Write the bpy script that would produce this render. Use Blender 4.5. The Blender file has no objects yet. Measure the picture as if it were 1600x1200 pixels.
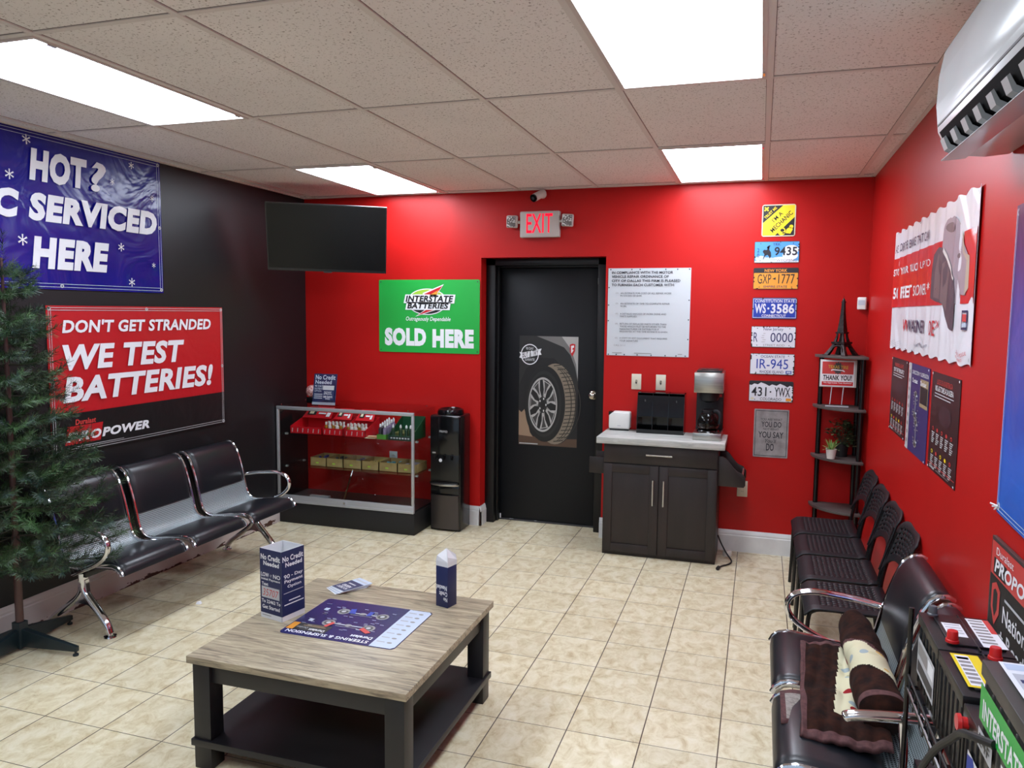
import bpy, bmesh, math, random
import numpy as np
from mathutils import Vector, Matrix
random.seed(7)
PI = math.pi
SC = bpy.context.scene
COL = SC.collection
# ---------------------------------------------------------------- camera, sky, exposure
RW, RH, YF = 4.474, 2.7076, -8.0          # room: left wall x=0, right wall x=RW, back wall y=0, front wall y=YF
cam_d = bpy.data.cameras.new('camera')
cam_d.sensor_fit = 'HORIZONTAL'
cam_d.sensor_width = 36.0
cam_d.lens = 36.0 * 1206.84 / 1600.0
cam_d.clip_start = 0.02
cam = bpy.data.objects.new('camera', cam_d)
COL.objects.link(cam)
_r = Vector((0.95194192, 0.3061072, 0.01024469))
_u = Vector((-0.03824548, 0.08561681, 0.99559382))
_f = Vector((-0.30388132, 0.94813931, -0.09320945))
_m = Matrix((_r, _u, -_f)).transposed().to_4x4()
_m.translation = Vector((3.7714, -5.8728, 1.7607))
cam.matrix_world = _m
SC.camera = cam
SC.view_settings.view_transform = 'Standard'
SC.view_settings.look = 'None'
SC.view_settings.gamma = 1.0
SC.view_settings.use_curve_mapping = False
SC.view_settings.exposure = 0.0
SC.cycles.transparent_max_bounces = 32
LAMP = 18.5                                 # strength of the ceiling panels
world = bpy.data.worlds.new('sky')
SC.world = world
world.use_nodes = True
world.node_tree.nodes['Background'].inputs[0].default_value = (0.62, 0.78, 1.0, 1)
world.node_tree.nodes['Background'].inputs[1].default_value = 0.9

# ---------------------------------------------------------------- materials
def lin(h):
    h = h.lstrip('#')
    out = []
    for i in (0, 2, 4):
        c = int(h[i:i+2], 16) / 255
        out.append(c / 12.92 if c <= 0.04045 else ((c + 0.055) / 1.055) ** 2.4)
    return (*out, 1)
MATS = {}
def mat(name, color='#808080', rough=0.5, metal=0.0, spec=0.5, coat=0.0, emit=None, estr=0.0, alpha=None, trans=0.0, sheen=0.0):
    if name in MATS: return MATS[name]
    m = bpy.data.materials.new(name); m.use_nodes = True
    b = m.node_tree.nodes['Principled BSDF']
    b.inputs['Base Color'].default_value = lin(color) if isinstance(color, str) else color
    b.inputs['Roughness'].default_value = rough
    b.inputs['Metallic'].default_value = metal
    b.inputs['Specular IOR Level'].default_value = spec
    b.inputs['Coat Weight'].default_value = coat
    b.inputs['Transmission Weight'].default_value = trans
    b.inputs['Sheen Weight'].default_value = sheen
    if emit:
        b.inputs['Emission Color'].default_value = lin(emit); b.inputs['Emission Strength'].default_value = estr
    MATS[name] = m
    return m
def node(m, t, **kw):
    n = m.node_tree.nodes.new(t)
    for k, v in kw.items():
        if k.startswith('i_'):
            key = k[2:]; key = int(key) if key.isdigit() else key.replace('_', ' ')
            n.inputs[key].default_value = v
        else: setattr(n, k, v)
    return n
def link(m, a, b): m.node_tree.links.new(a, b)
def bsdf(m): return m.node_tree.nodes['Principled BSDF']
def coords(m, scale=(1, 1, 1), kind='Object', loc=(0, 0, 0)):
    mp = node(m, 'ShaderNodeMapping'); mp.inputs['Scale'].default_value = scale; mp.inputs['Location'].default_value = loc
    if kind == 'Position':
        g = node(m, 'ShaderNodeNewGeometry'); link(m, g.outputs['Position'], mp.inputs['Vector'])
    else:
        t = node(m, 'ShaderNodeTexCoord'); link(m, t.outputs[kind], mp.inputs['Vector'])
    return mp.outputs['Vector']
def ramp(m, fac, stops):
    r = node(m, 'ShaderNodeValToRGB'); e = r.color_ramp.elements
    while len(e) > 1: e.remove(e[-1])
    e[0].position = stops[0][0]; e[0].color = lin(stops[0][1])
    for p, c in stops[1:]:
        k = e.new(p); k.color = lin(c)
    link(m, fac, r.inputs['Fac'])
    return r.outputs['Color']
def noise(m, vec, scale, detail=4, rough=0.55, dist=0.0):
    n = node(m, 'ShaderNodeTexNoise'); n.inputs['Scale'].default_value = scale; n.inputs['Detail'].default_value = detail
    n.inputs['Roughness'].default_value = rough; n.inputs['Distortion'].default_value = dist
    link(m, vec, n.inputs['Vector']); return n.outputs['Fac']
def noisy(m, c1, c2, scale, stretch=(1, 1, 1), lo=0.35, hi=0.65, detail=4, kind='Object'):
    link(m, ramp(m, noise(m, coords(m, stretch, kind), scale, detail), [(lo, c1), (hi, c2)]), bsdf(m).inputs['Base Color'])
    return m
def bump(m, fac, strength=0.2, dist=0.002):
    b = node(m, 'ShaderNodeBump'); b.inputs['Strength'].default_value = strength; b.inputs['Distance'].default_value = dist
    link(m, fac, b.inputs['Height']); link(m, b.outputs['Normal'], bsdf(m).inputs['Normal'])
def mth(m, op, a, b=None):
    n = node(m, 'ShaderNodeMath', operation=op)
    for i, v in enumerate((a, b)):
        if v is None: continue
        if isinstance(v, (int, float)): n.inputs[i].default_value = v
        else: link(m, v, n.inputs[i])
    return n.outputs[0]
def sepxyz(m, vec):
    s = node(m, 'ShaderNodeSeparateXYZ'); link(m, vec, s.inputs[0]); return s.outputs
def mixc(m, fac, a, b):
    n = node(m, 'ShaderNodeMix', data_type='RGBA')
    link(m, fac, n.inputs['Factor'])
    for s, v in (('A', a), ('B', b)):
        i = [x for x in n.inputs if x.name == s and x.type == 'RGBA'][0]
        if isinstance(v, str): i.default_value = lin(v)
        else: link(m, v, i)
    return [o for o in n.outputs if o.type == 'RGBA'][0]

def paint(name, c1, c2, rough, spec=0.5):
    m = mat(name, c1, rough, spec=spec)
    v = coords(m, kind='Position')
    noisy(m, c1, c2, 1.3, kind='Position')
    bump(m, noise(m, v, 160, 2), 0.12, 0.001)
    return m
M_RED = paint('red wall paint', '#ad1614', '#b51816', 0.38, 0.22)
M_BLACK = paint('black wall paint', '#141417', '#18181b', 0.42, 0.4)
M_CREAM = paint('cream wall paint', '#e2dfd9', '#e6e3de', 0.6)
M_TRIM = noisy(mat('white trim paint', '#d8d9d8', 0.35), '#cfd0d0', '#dedfde', 6)
# worn baseboard: brown chipped patches low down
M_WORN = mat('worn white trim', '#c9c3c0', 0.5)
_v = coords(M_WORN, kind='Position'); _z = sepxyz(M_WORN, _v)
_n = noise(M_WORN, coords(M_WORN, (1, 3.5, 9), 'Position'), 1.6, 6, 0.6)
_t = mth(M_WORN, 'GREATER_THAN', mth(M_WORN, 'SUBTRACT', _n, mth(M_WORN, 'MULTIPLY', _z[2], 4.5)), 0.47)
link(M_WORN, mixc(M_WORN, _t, '#c9c0bd', '#4a2a22'), bsdf(M_WORN).inputs['Base Color'])
# ceiling tile
M_TILE = mat('mineral fibre ceiling tile', '#b5aaa4', 0.9, spec=0.1)
_v = coords(M_TILE, kind='Position')
_n1 = noise(M_TILE, _v, 95, 2, 0.7); _n2 = noise(M_TILE, _v, 1.2, 2)
_c = ramp(M_TILE, _n2, [(0.3, '#e3e0de'), (0.7, '#ebe8e6')])
_d = ramp(M_TILE, _n1, [(0.34, '#000000'), (0.40, '#ffffff')])
link(M_TILE, mixc(M_TILE, _d, '#a39c97', _c), bsdf(M_TILE).inputs['Base Color'])
bump(M_TILE, _n1, 0.3, 0.002)
M_GRID = mat('ceiling grid metal', '#d6d1cd', 0.6)
M_GAPSHADE = mat('painted ceiling gap shade', '#6a605c', 0.9)
# floor tile
TILE, TX, TY = 0.309, 2.4348, -0.9751
M_FLOOR = mat('beige floor tile', '#b9a88c', 0.38, spec=0.45)
_v = coords(M_FLOOR, kind='Position')
_p = coords(M_FLOOR, (1 / TILE,) * 3, 'Position', (-TX / TILE + 20, -TY / TILE + 40, 0))
_s = sepxyz(M_FLOOR, _p)
_e = []
for k in (0, 1):
    fr = mth(M_FLOOR, 'FRACT', _s[k])
    _e.append(mth(M_FLOOR, 'MINIMUM', fr, mth(M_FLOOR, 'SUBTRACT', 1.0, fr)))
_g = mth(M_FLOOR, 'MINIMUM', mth(M_FLOOR, 'MULTIPLY', _e[0], 1.0), mth(M_FLOOR, 'MULTIPLY', _e[1], 1.35))
_isgrout = mth(M_FLOOR, 'LESS_THAN', _g, 0.0075)
_nn = noise(M_FLOOR, coords(M_FLOOR, (1.0, 0.75, 1), 'Position'), 15, 8, 0.72, 0.6)
_n3 = noise(M_FLOOR, _v, 2.4, 3)
_c = ramp(M_FLOOR, _nn, [(0.30, '#b5a27e'), (0.42, '#cdc09c'), (0.54, '#dcd3b5'), (0.70, '#e6dfc9')])
_id = node(M_FLOOR, 'ShaderNodeTexWhiteNoise', noise_dimensions='2D')
_fl = node(M_FLOOR, 'ShaderNodeVectorMath', operation='FLOOR'); link(M_FLOOR, _p, _fl.inputs[0]); link(M_FLOOR, _fl.outputs[0], _id.inputs['Vector'])
_hs = node(M_FLOOR, 'ShaderNodeHueSaturation'); link(M_FLOOR, _c, _hs.inputs['Color'])
link(M_FLOOR, mth(M_FLOOR, 'ADD', mth(M_FLOOR, 'MULTIPLY', _id.outputs['Value'], 0.10), 0.93), _hs.inputs['Value'])
link(M_FLOOR, mixc(M_FLOOR, _isgrout, _hs.outputs['Color'], '#4e4136'), bsdf(M_FLOOR).inputs['Base Color'])
bump(M_FLOOR, mth(M_FLOOR, 'MINIMUM', _g, 0.012), 0.6, 0.15)

M_CHROME = mat('chrome', '#d9dade', 0.09, 1.0)
M_STEEL = noisy(mat('brushed steel', '#b4b3ae', 0.28, 1.0), '#a9a7a2', '#c1c0bb', 3, (1, 1, 60))
M_ALU = mat('satin aluminium', '#b4b7ba', 0.38, 0.45)
M_LEATHER = mat('black vinyl', '#16191f', 0.33, spec=0.5)
bump(M_LEATHER, noise(M_LEATHER, coords(M_LEATHER), 260, 2), 0.15, 0.0008)
M_PLASTIC = mat('black plastic', '#17191d', 0.45, spec=0.38)
M_GLOSSBLK = mat('gloss black plastic', '#0b0b0d', 0.12)
M_MATBLK = mat('matte black', '#131315', 0.6)
M_TUBE = mat('black steel tube', '#101012', 0.25, 0.2)
M_WHITE = mat('white plastic', '#dcdcd8', 0.35)
M_IVORY = mat('ivory plastic', '#cfc8b4', 0.4)
M_ESPRESSO = noisy(mat('espresso wood', '#241b1a', 0.45), '#1e1716', '#2a201f', 9, (1, 1, 0.12))
M_TBLACK = noisy(mat('black painted wood', '#17161a', 0.42), '#141317', '#1b1a1e', 12, (0.2, 1, 1))
def wood(name, stops, scale, stretch, rough=0.5):
    m = mat(name, stops[0][1], rough)
    v = coords(m, stretch)
    a = noise(m, v, scale, 9, 0.66, 1.2)
    link(m, ramp(m, a, stops), bsdf(m).inputs['Base Color'])
    return m
M_OAK = wood('grey oak laminate', [(0.24, '#4d463e'), (0.36, '#6d6455'), (0.48, '#998d76'), (0.60, '#b0a48a'), (0.78, '#cabfa6')], 4.2, (1.0, 11.0, 11.0), 0.42)
M_OAKEDGE = wood('grey oak edge', [(0.3, '#6d5f50'), (0.6, '#8f7f6a'), (0.8, '#9f9079')], 6, (1, 8, 8), 0.5)
M_WASH = wood('whitewashed wood top', [(0.3, '#8f918e'), (0.5, '#b4b6b1'), (0.7, '#cbccc6')], 4, (1.0, 9, 9), 0.45)
# perforated steel, the holes are a dot pattern over UV metres
M_PERF = mat('perforated grey steel', '#9aa5a8', 0.4, 0.35)
_uv = coords(M_PERF, (1, 1, 1), 'UV'); _s = sepxyz(M_PERF, _uv)
def _dot(m, s, pitch, r):
    d = []
    for k in (0, 1):
        f = mth(m, 'FRACT', mth(m, 'DIVIDE', s[k], pitch)); q = mth(m, 'SUBTRACT', f, 0.5); d.append(mth(m, 'MULTIPLY', q, q))
    return mth(m, 'LESS_THAN', mth(m, 'ADD', d[0], d[1]), r * r)
link(M_PERF, mixc(M_PERF, _dot(M_PERF, _s, 0.0105, 0.33), '#b0bdc1', '#252b2e'), bsdf(M_PERF).inputs['Base Color'])
def glass(name, tint='#fbfdfc', gloss=0.05):
    m = bpy.data.materials.new(name); m.use_nodes = True; MATS[name] = m
    nt = m.node_tree; nt.nodes.remove(nt.nodes['Principled BSDF'])
    out = [n for n in nt.nodes if n.type == 'OUTPUT_MATERIAL'][0]
    t = node(m, 'ShaderNodeBsdfTransparent'); t.inputs[0].default_value = lin(tint)
    g = node(m, 'ShaderNodeBsdfGlossy'); g.inputs['Roughness'].default_value = 0.02
    lw = node(m, 'ShaderNodeFresnel'); lw.inputs[0].default_value = 1.45
    mx = node(m, 'ShaderNodeMixShader')
    bf = node(m, 'ShaderNodeNewGeometry')
    link(m, mth(m, 'MULTIPLY', lw.outputs[0], mth(m, 'SUBTRACT', 1.0, bf.outputs['Backfacing'])), mx.inputs[0]); link(m, t.outputs[0], mx.inputs[1]); link(m, g.outputs[0], mx.inputs[2])
    link(m, mx.outputs[0], out.inputs[0])
    return m
M_GLASS = glass('clear glass')
M_SMOKE = glass('coffee pot glass', '#d9d3ce')
M_ACRYL = glass('clear acrylic', '#f4f7fa')
def emis(name, c, s): return mat(name, c, 0.5, emit=c, estr=s)
M_LAMP = emis('lit prismatic diffuser', '#e9f2ff', LAMP)
M_LAMPFRAME = mat('light fixture frame', '#c9c0bb', 0.45)
M_EXIT = mat('lit red letters', '#5a0410', 0.5, spec=0.1, emit='#ff0f2e', estr=1.7)
def vinyl(name, color, rough=0.28, wr=1.0, c2=None):
    m = mat(name, color, rough)
    v = coords(m, (1, 1, 1), 'Position')
    n = noise(m, v, 2.6, 3, 0.5, 1.5)
    bump(m, n, 0.34 * wr, 0.05)
    if c2: noisy(m, color, c2, 2.0, kind='Position')
    return m
P = {}
for k, c, r in [('white', '#e4e6ea', 0.45), ('black', '#121214', 0.5), ('red', '#c01c22', 0.4), ('navy', '#1d2752', 0.45), ('green', '#1fa23f', 0.4),
                ('yellow', '#e8cf1e', 0.4), ('orange', '#dd942f', 0.45), ('skyblue', '#4f97d6', 0.45), ('plateblue', '#1c3aa0', 0.4), ('lightplate', '#d5d8e0', 0.45),
                ('ink', '#1c1d26', 0.5), ('gray', '#8b8988', 0.5), ('lightgray', '#b7b9bd', 0.5), ('darkgray', '#3c3b3d', 0.5), ('rust', '#3a241d', 0.7), ('purple', '#2c2a66', 0.45),
                ('maroon', '#2a1418', 0.4), ('lime', '#9bc53d', 0.4), ('tan', '#9b8566', 0.7), ('silver', '#b9bcc0', 0.3), ('cream', '#d9d2b4', 0.8), ('paleblue', '#b9c6d8', 0.45), ('softred', '#c43d3a', 0.45), ('gold', '#c9a437', 0.4), ('plateink', '#20285c', 0.5)]:
    P[k] = mat('print ' + k, c, r)
V_BLUE = vinyl('blue banner vinyl', '#0d0d72', 0.24, 1.0, '#12147f')
V_WHITE = vinyl('white banner print', '#dfe1e8', 0.3, 1.0)
V_RED = vinyl('red banner vinyl', '#b4151f', 0.38, 0.45)
V_BLACK = vinyl('black banner vinyl', '#141417', 0.35, 0.45)
V_RWHITE = vinyl('white print on red banner', '#e2e4ea', 0.38, 0.45)
V_SKY = vinyl('blue violet banner vinyl', '#1f3f9c', 0.3, 0.6)
_vz = sepxyz(V_SKY, coords(V_SKY, (1, 0.6, 1), 'Position')); _vn = noise(V_SKY, coords(V_SKY, (1, 1.5, 1), 'Position'), 3.0, 3)
link(V_SKY, ramp(V_SKY, mth(V_SKY, 'ADD', mth(V_SKY, 'MULTIPLY', mth(V_SKY, 'SUBTRACT', _vz[2], 1.15), 0.8), mth(V_SKY, 'MULTIPLY', _vn, 0.45)), [(0.15, '#1b66c4'), (0.40, '#2c5cc0'), (0.65, '#3b3c8e'), (0.9, '#262457')]), bsdf(V_SKY).inputs['Base Color'])

# ---------------------------------------------------------------- mesh builder
class MB:
    def __init__(s): s.v = []; s.f = []; s.m = []; s.uv = {}
    def add(s, vs, fs, mi=0, uvs=None):
        o = len(s.v); s.v += [tuple(v) for v in vs]
        for i, f in enumerate(fs):
            if uvs: s.uv[len(s.f)] = [uvs[k] for k in f]
            s.f.append([o + k for k in f]); s.m.append(mi)
        return s
    def box(s, x0, x1, y0, y1, z0, z1, mi=0):
        x0, x1 = min(x0, x1), max(x0, x1); y0, y1 = min(y0, y1), max(y0, y1); z0, z1 = min(z0, z1), max(z0, z1)
        v = [(x0, y0, z0), (x1, y0, z0), (x1, y1, z0), (x0, y1, z0), (x0, y0, z1), (x1, y0, z1), (x1, y1, z1), (x0, y1, z1)]
        return s.add(v, [(3, 2, 1, 0), (4, 5, 6, 7), (0, 1, 5, 4), (1, 2, 6, 5), (2, 3, 7, 6), (3, 0, 4, 7)], mi)
    def hexa(s, v, mi=0):
        return s.add(v, [(3, 2, 1, 0), (4, 5, 6, 7), (0, 1, 5, 4), (1, 2, 6, 5), (2, 3, 7, 6), (3, 0, 4, 7)], mi)
    def prism(s, poly, axis, a, b, mi=0):
        """poly in the two other axes (xy for z, xz for y, yz for x), extruded along axis from a to b"""
        n = len(poly)
        def P3(p, t): return {'z': (p[0], p[1], t), 'y': (p[0], t, p[1]), 'x': (t, p[0], p[1])}[axis]
        v = [P3(p, a) for p in poly] + [P3(p, b) for p in poly]
        fs = [tuple(range(n))[::-1], tuple(range(n, 2 * n))] + [(i, (i + 1) % n, n + (i + 1) % n, n + i) for i in range(n)]
        return s.add(v, fs, mi)
    def tube(s, pts, r, seg=10, mi=0, cap=True, ry=None, up=(0, 0, 1), closed=False):
        pts = [Vector(p) for p in pts]; n = len(pts)
        rs = r if isinstance(r, (list, tuple)) else [r] * n
        rys = (ry if isinstance(ry, (list, tuple)) else [ry] * n) if ry else rs
        vs = []; prev = None
        for i, p in enumerate(pts):
            if closed: t = (pts[(i + 1) % n] - pts[i - 1]).normalized()
            else: t = (pts[min(i + 1, n - 1)] - pts[max(i - 1, 0)]).normalized()
            if prev is None:
                a = Vector(up)
                if abs(a.dot(t)) > 0.95: a = Vector((1, 0, 0)) if abs(t.x) < 0.9 else Vector((0, 1, 0))
                u = (a - t * a.dot(t)).normalized()
            else: u = (prev - t * prev.dot(t)).normalized()
            prev = u; w = t.cross(u)
            for k in range(seg):
                c = 2 * PI * k / seg
                vs.append(p + u * math.cos(c) * rys[i] + w * math.sin(c) * rs[i])
        fs = []
        for i in range(n if closed else n - 1):
            j = (i + 1) % n
            for k in range(seg):
                fs.append((i * seg + k, i * seg + (k + 1) % seg, j * seg + (k + 1) % seg, j * seg + k))
        if cap and not closed: fs += [tuple(range(seg))[::-1], tuple((n - 1) * seg + k for k in range(seg))]
        return s.add(vs, fs, mi)
    def lathe(s, prof, c=(0, 0, 0), seg=24, mi=0, axis='z', cap=True):
        vs = []
        for (r, h) in prof:
            for k in range(seg):
                a = 2 * PI * k / seg; x, y = r * math.cos(a), r * math.sin(a)
                vs.append({'z': (c[0] + x, c[1] + y, c[2] + h), 'y': (c[0] + x, c[1] + h, c[2] + y), 'x': (c[0] + h, c[1] + x, c[2] + y)}[axis])
        fs = []
        for i in range(len(prof) - 1):
            for k in range(seg):
                fs.append((i * seg + k, i * seg + (k + 1) % seg, (i + 1) * seg + (k + 1) % seg, (i + 1) * seg + k))
        if cap:
            if prof[0][0] > 1e-6: fs.append(tuple(range(seg))[::-1])
            if prof[-1][0] > 1e-6: fs.append(tuple((len(prof) - 1) * seg + k for k in range(seg)))
        return s.add(vs, fs, mi)
    def sheet(s, prof, y0, y1, th, mi=0, ny=1, skip=None):
        """profile of (x,z) points swept along y, thickened by th along the profile normal; uv in metres"""
        n = len(prof); nor = []
        for i in range(n):
            a, b = prof[max(i - 1, 0)], prof[min(i + 1, n - 1)]
            t = Vector((b[0] - a[0], b[1] - a[1])).normalized(); nor.append(Vector((-t.y, t.x)))
        L = [0]
        for i in range(1, n): L.append(L[-1] + math.hypot(prof[i][0] - prof[i-1][0], prof[i][1] - prof[i-1][1]))
        vs = []; uv = []
        for side in (0, 1):
            for i in range(n):
                for j in (0, 1):
                    vs.append((prof[i][0] + nor[i].x * th * side, (y0, y1)[j], prof[i][1] + nor[i].y * th * side)); uv.append(((y0, y1)[j], L[i]))
        I = lambda sd, i, j: sd * 2 * n + i * 2 + j
        fs = []
        for i in range(n - 1):
            fs += [(I(0, i, 0), I(0, i, 1), I(0, i + 1, 1), I(0, i + 1, 0)), (I(1, i, 0), I(1, i + 1, 0), I(1, i + 1, 1), I(1, i, 1)),
                   (I(0, i, 0), I(0, i + 1, 0), I(1, i + 1, 0), I(1, i, 0)), (I(0, i, 1), I(1, i, 1), I(1, i + 1, 1), I(0, i + 1, 1))]
        fs += [(I(0, 0, 0), I(1, 0, 0), I(1, 0, 1), I(0, 0, 1)), (I(0, n-1, 0), I(0, n-1, 1), I(1, n-1, 1), I(1, n-1, 0))]
        return s.add(vs, fs, mi, uv)
    def build(s, name, mats, parent=None, bevel=0, smooth=35, maxedge=0, disp=None, fixn=True, seg=2):
        if not isinstance(mats, (list, tuple)): mats = [mats]
        me = bpy.data.meshes.new(name)
        me.from_pydata(s.v, [], s.f)
        for m in mats: me.materials.append(m)
        for p, mi in zip(me.polygons, s.m): p.material_index = mi
        if s.uv:
            ul = me.uv_layers.new(name='UVMap')
            for p in me.polygons:
                if p.index in s.uv:
                    for li, c in zip(p.loop_indices, s.uv[p.index]): ul.data[li].uv = c
        if bevel or maxedge or fixn:
            bm = bmesh.new(); bm.from_mesh(me)
            if fixn: bmesh.ops.recalc_face_normals(bm, faces=bm.faces[:])
            if maxedge:
                bmesh.ops.triangulate(bm, faces=[f for f in bm.faces if len(f.verts) > 4])
                for _ in range(9):
                    es = [e for e in bm.edges if e.calc_length() > maxedge]
                    if not es: break
                    bmesh.ops.subdivide_edges(bm, edges=es, cuts=1, use_grid_fill=False)
                bmesh.ops.triangulate(bm, faces=[f for f in bm.faces if len(f.verts) > 4])
            if bevel:
                es = [e for e in bm.edges if len(e.link_faces) == 2 and e.calc_face_angle(0) > 0.6]
                bmesh.ops.bevel(bm, geom=es, offset=bevel, segments=seg, profile=0.5, affect='EDGES', clamp_overlap=True)
            bm.to_mesh(me); bm.free()
        if disp:
            for v in me.vertices: v.co = disp(v.co)
        if smooth:
            me.shade_smooth(); me.set_sharp_from_angle(angle=math.radians(smooth))
        o = bpy.data.objects.new(name, me); COL.objects.link(o)
        if parent: o.parent = parent
        return o

def tag(o, label, cat, group=None, kind=None):
    o['label'] = label; o['category'] = cat
    if group: o['group'] = group
    if kind: o['kind'] = kind
    return o
def thing(name, label, cat, loc=(0, 0, 0), rotz=0, group=None):
    o = bpy.data.objects.new(name, None); COL.objects.link(o)
    o.empty_display_size = 0.05
    o.location = loc; o.rotation_euler = (0, 0, rotz)
    return tag(o, label, cat, group)
def struct(o):
    o['kind'] = 'structure'; return o
def copy_tree(o, parent=None):
    kids = [k for k in COL.objects if k.parent == o]
    c = o.copy(); COL.objects.link(c)
    if parent: c.parent = parent
    for k in kids: copy_tree(k, c)
    return c

# ---------------------------------------------------------------- flat print on signs
_gl = {}
def glyph(t, bold=0.0, shear=0.0):
    k = (t, bold, shear)
    if k in _gl: return _gl[k]
    cu = bpy.data.curves.new('g', 'FONT'); cu.body = t; cu.offset = bold; cu.shear = shear; cu.space_character = 1 + max(0, bold) * 1.7; cu.resolution_u = 3; cu.fill_mode = 'FRONT'
    ob = bpy.data.objects.new('g', cu); COL.objects.link(ob)
    dg = bpy.context.evaluated_depsgraph_get(); dg.update()
    me = bpy.data.meshes.new_from_object(ob.evaluated_get(dg))
    vs = [(v.co.x, v.co.y) for v in me.vertices]; fs = [tuple(p.vertices) for p in me.polygons]
    bpy.data.objects.remove(ob); bpy.data.curves.remove(cu); bpy.data.meshes.remove(me)
    x0 = min(v[0] for v in vs); x1 = max(v[0] for v in vs); y0 = min(v[1] for v in vs); y1 = max(v[1] for v in vs)
    w, h = max(x1 - x0, 1e-6), max(y1 - y0, 1e-6)
    _gl[k] = ([((x - x0) / w, (y - y0) / h) for x, y in vs], fs, w / h)
    return _gl[k]
def blocks(mb):
    """split a flat mesh into blocks of neighbouring shapes (lines of print far apart become parts of their own)"""
    if not mb.f: return []
    par = list(range(len(mb.v)))
    def find(i):
        while par[i] != i: par[i] = par[par[i]]; i = par[i]
        return i
    for f in mb.f:
        for k in f[1:]: par[find(k)] = find(f[0])
    root = [find(f[0]) for f in mb.f]; ids = sorted(set(root)); ix = {r: i for i, r in enumerate(ids)}; n = len(ids)
    V_ = np.array(mb.v); lo = np.full((n, 3), 1e9); hi = -lo
    for f, r in zip(mb.f, root):
        p = V_[list(f)]; lo[ix[r]] = np.minimum(lo[ix[r]], p.min(0)); hi[ix[r]] = np.maximum(hi[ix[r]], p.max(0))
    sz = (hi - lo).max(1); gap = np.maximum(0, np.maximum(lo[:, None] - hi[None], lo[None] - hi[:, None]))
    near = np.sqrt((gap ** 2).sum(2)) <= np.maximum(0.018, 0.46 * np.maximum(sz[:, None], sz[None]))
    lab = [-1] * n; c = 0
    for i in range(n):
        if lab[i] >= 0: continue
        st = [i]; lab[i] = c
        while st:
            for j in np.nonzero(near[st.pop()])[0]:
                if lab[j] < 0: lab[j] = c; st.append(int(j))
        c += 1
    out = [MB() for _ in range(c)]; mp = [{} for _ in range(c)]
    for f, r, mi in zip(mb.f, root, mb.m):
        k = lab[ix[r]]; o = out[k]; q = []
        for i in f:
            if i not in mp[k]: mp[k][i] = len(o.v); o.v.append(mb.v[i])
            q.append(mp[k][i])
        o.f.append(q); o.m.append(mi)
    return out
class Art:
    """printing on a flat panel: local x to the right, z up, -y towards the viewer"""
    def __init__(s, w=1, h=1, off=0.0025, step=0.0006, xf=None):
        s.S = MB(); s.L = MB(); s.w = w; s.h = h; s.off = off; s.step = step; s.sm = []; s.lm = []; s.xf = xf
    def _mi(s, lst, m):
        m = P[m] if isinstance(m, str) else m
        if m not in lst: lst.append(m)
        return lst.index(m)
    def _pt(s, u, v, layer):
        u, v = u * s.w, v * s.h
        if s.xf: u, v = s.xf(u, v)
        return (u, -(s.off + layer * s.step), v)
    def poly(s, pts, m, layer=0):
        s.S.add([s._pt(u, v, layer) for u, v in pts], [tuple(range(len(pts)))], s._mi(s.sm, m)); return s
    def rect(s, u0, v0, u1, v1, m, layer=0): return s.poly([(u0, v0), (u1, v0), (u1, v1), (u0, v1)], m, layer)
    def ell(s, cu, cv, ru, rv, m, layer=0, n=28, a0=0, a1=2 * PI, rot=0):
        c, d = math.cos(rot), math.sin(rot); pts = []
        for i in range(n):
            a = a0 + (a1 - a0) * i / (n if a1 - a0 > 6.2 else n - 1)
            x, y = ru * math.cos(a), rv * math.sin(a); pts.append((cu + x * c - y * d, cv + x * d + y * c))
        return s.poly(pts, m, layer)
    def frame(s, u0, v0, u1, v1, t, tv, m, layer=0):
        s.rect(u0, v0, u1, v0 + tv, m, layer); s.rect(u0, v1 - tv, u1, v1, m, layer)
        s.rect(u0, v0 + tv, u0 + t, v1 - tv, m, layer); return s.rect(u1 - t, v0 + tv, u1, v1 - tv, m, layer)
    def text(s, t, u0, v0, u1, v1, m='white', layer=3, bold=0.0, shear=0.0, rot=0, slant=0):
        vs, fs, asp = glyph(t, bold, shear)
        if u1 is None: u1 = u0 + (v1 - v0) * s.h * asp / s.w
        cu, cv = (u0 + u1) / 2 * s.w, (v0 + v1) / 2 * s.h; W_, H_ = (u1 - u0) * s.w, (v1 - v0) * s.h
        c, d = math.cos(rot), math.sin(rot); out = []
        for x, y in vs:
            x, y = (x - 0.5) * W_, (y - 0.5) * H_
            y += slant * x
            out.append(s._pt((cu + x * c - y * d) / s.w, (cv + x * d + y * c) / s.h, layer))
        s.L.add(out, fs, s._mi(s.lm, m)); return s
    def build(s, parent, maxedge=0, disp=None, names=('print', 'lettering')):
        out = []
        for mb, nm, ms in ((s.S, names[0], s.sm), (s.L, names[1], s.lm)):
            for part in blocks(mb):
                used = sorted(set(part.m)); part.m = [used.index(i) for i in part.m]
                out.append(part.build(nm, [ms[i] for i in used], parent, smooth=0, maxedge=maxedge, disp=disp, fixn=False))
        return out
ROT = {'back': 0.0, 'left': PI / 2, 'right': -PI / 2}
def wall_loc(wall, u, z, gap=0.0015):
    return {'back': (u, -gap, z), 'left': (gap, u, z), 'right': (RW - gap, u, z)}[wall]
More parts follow.
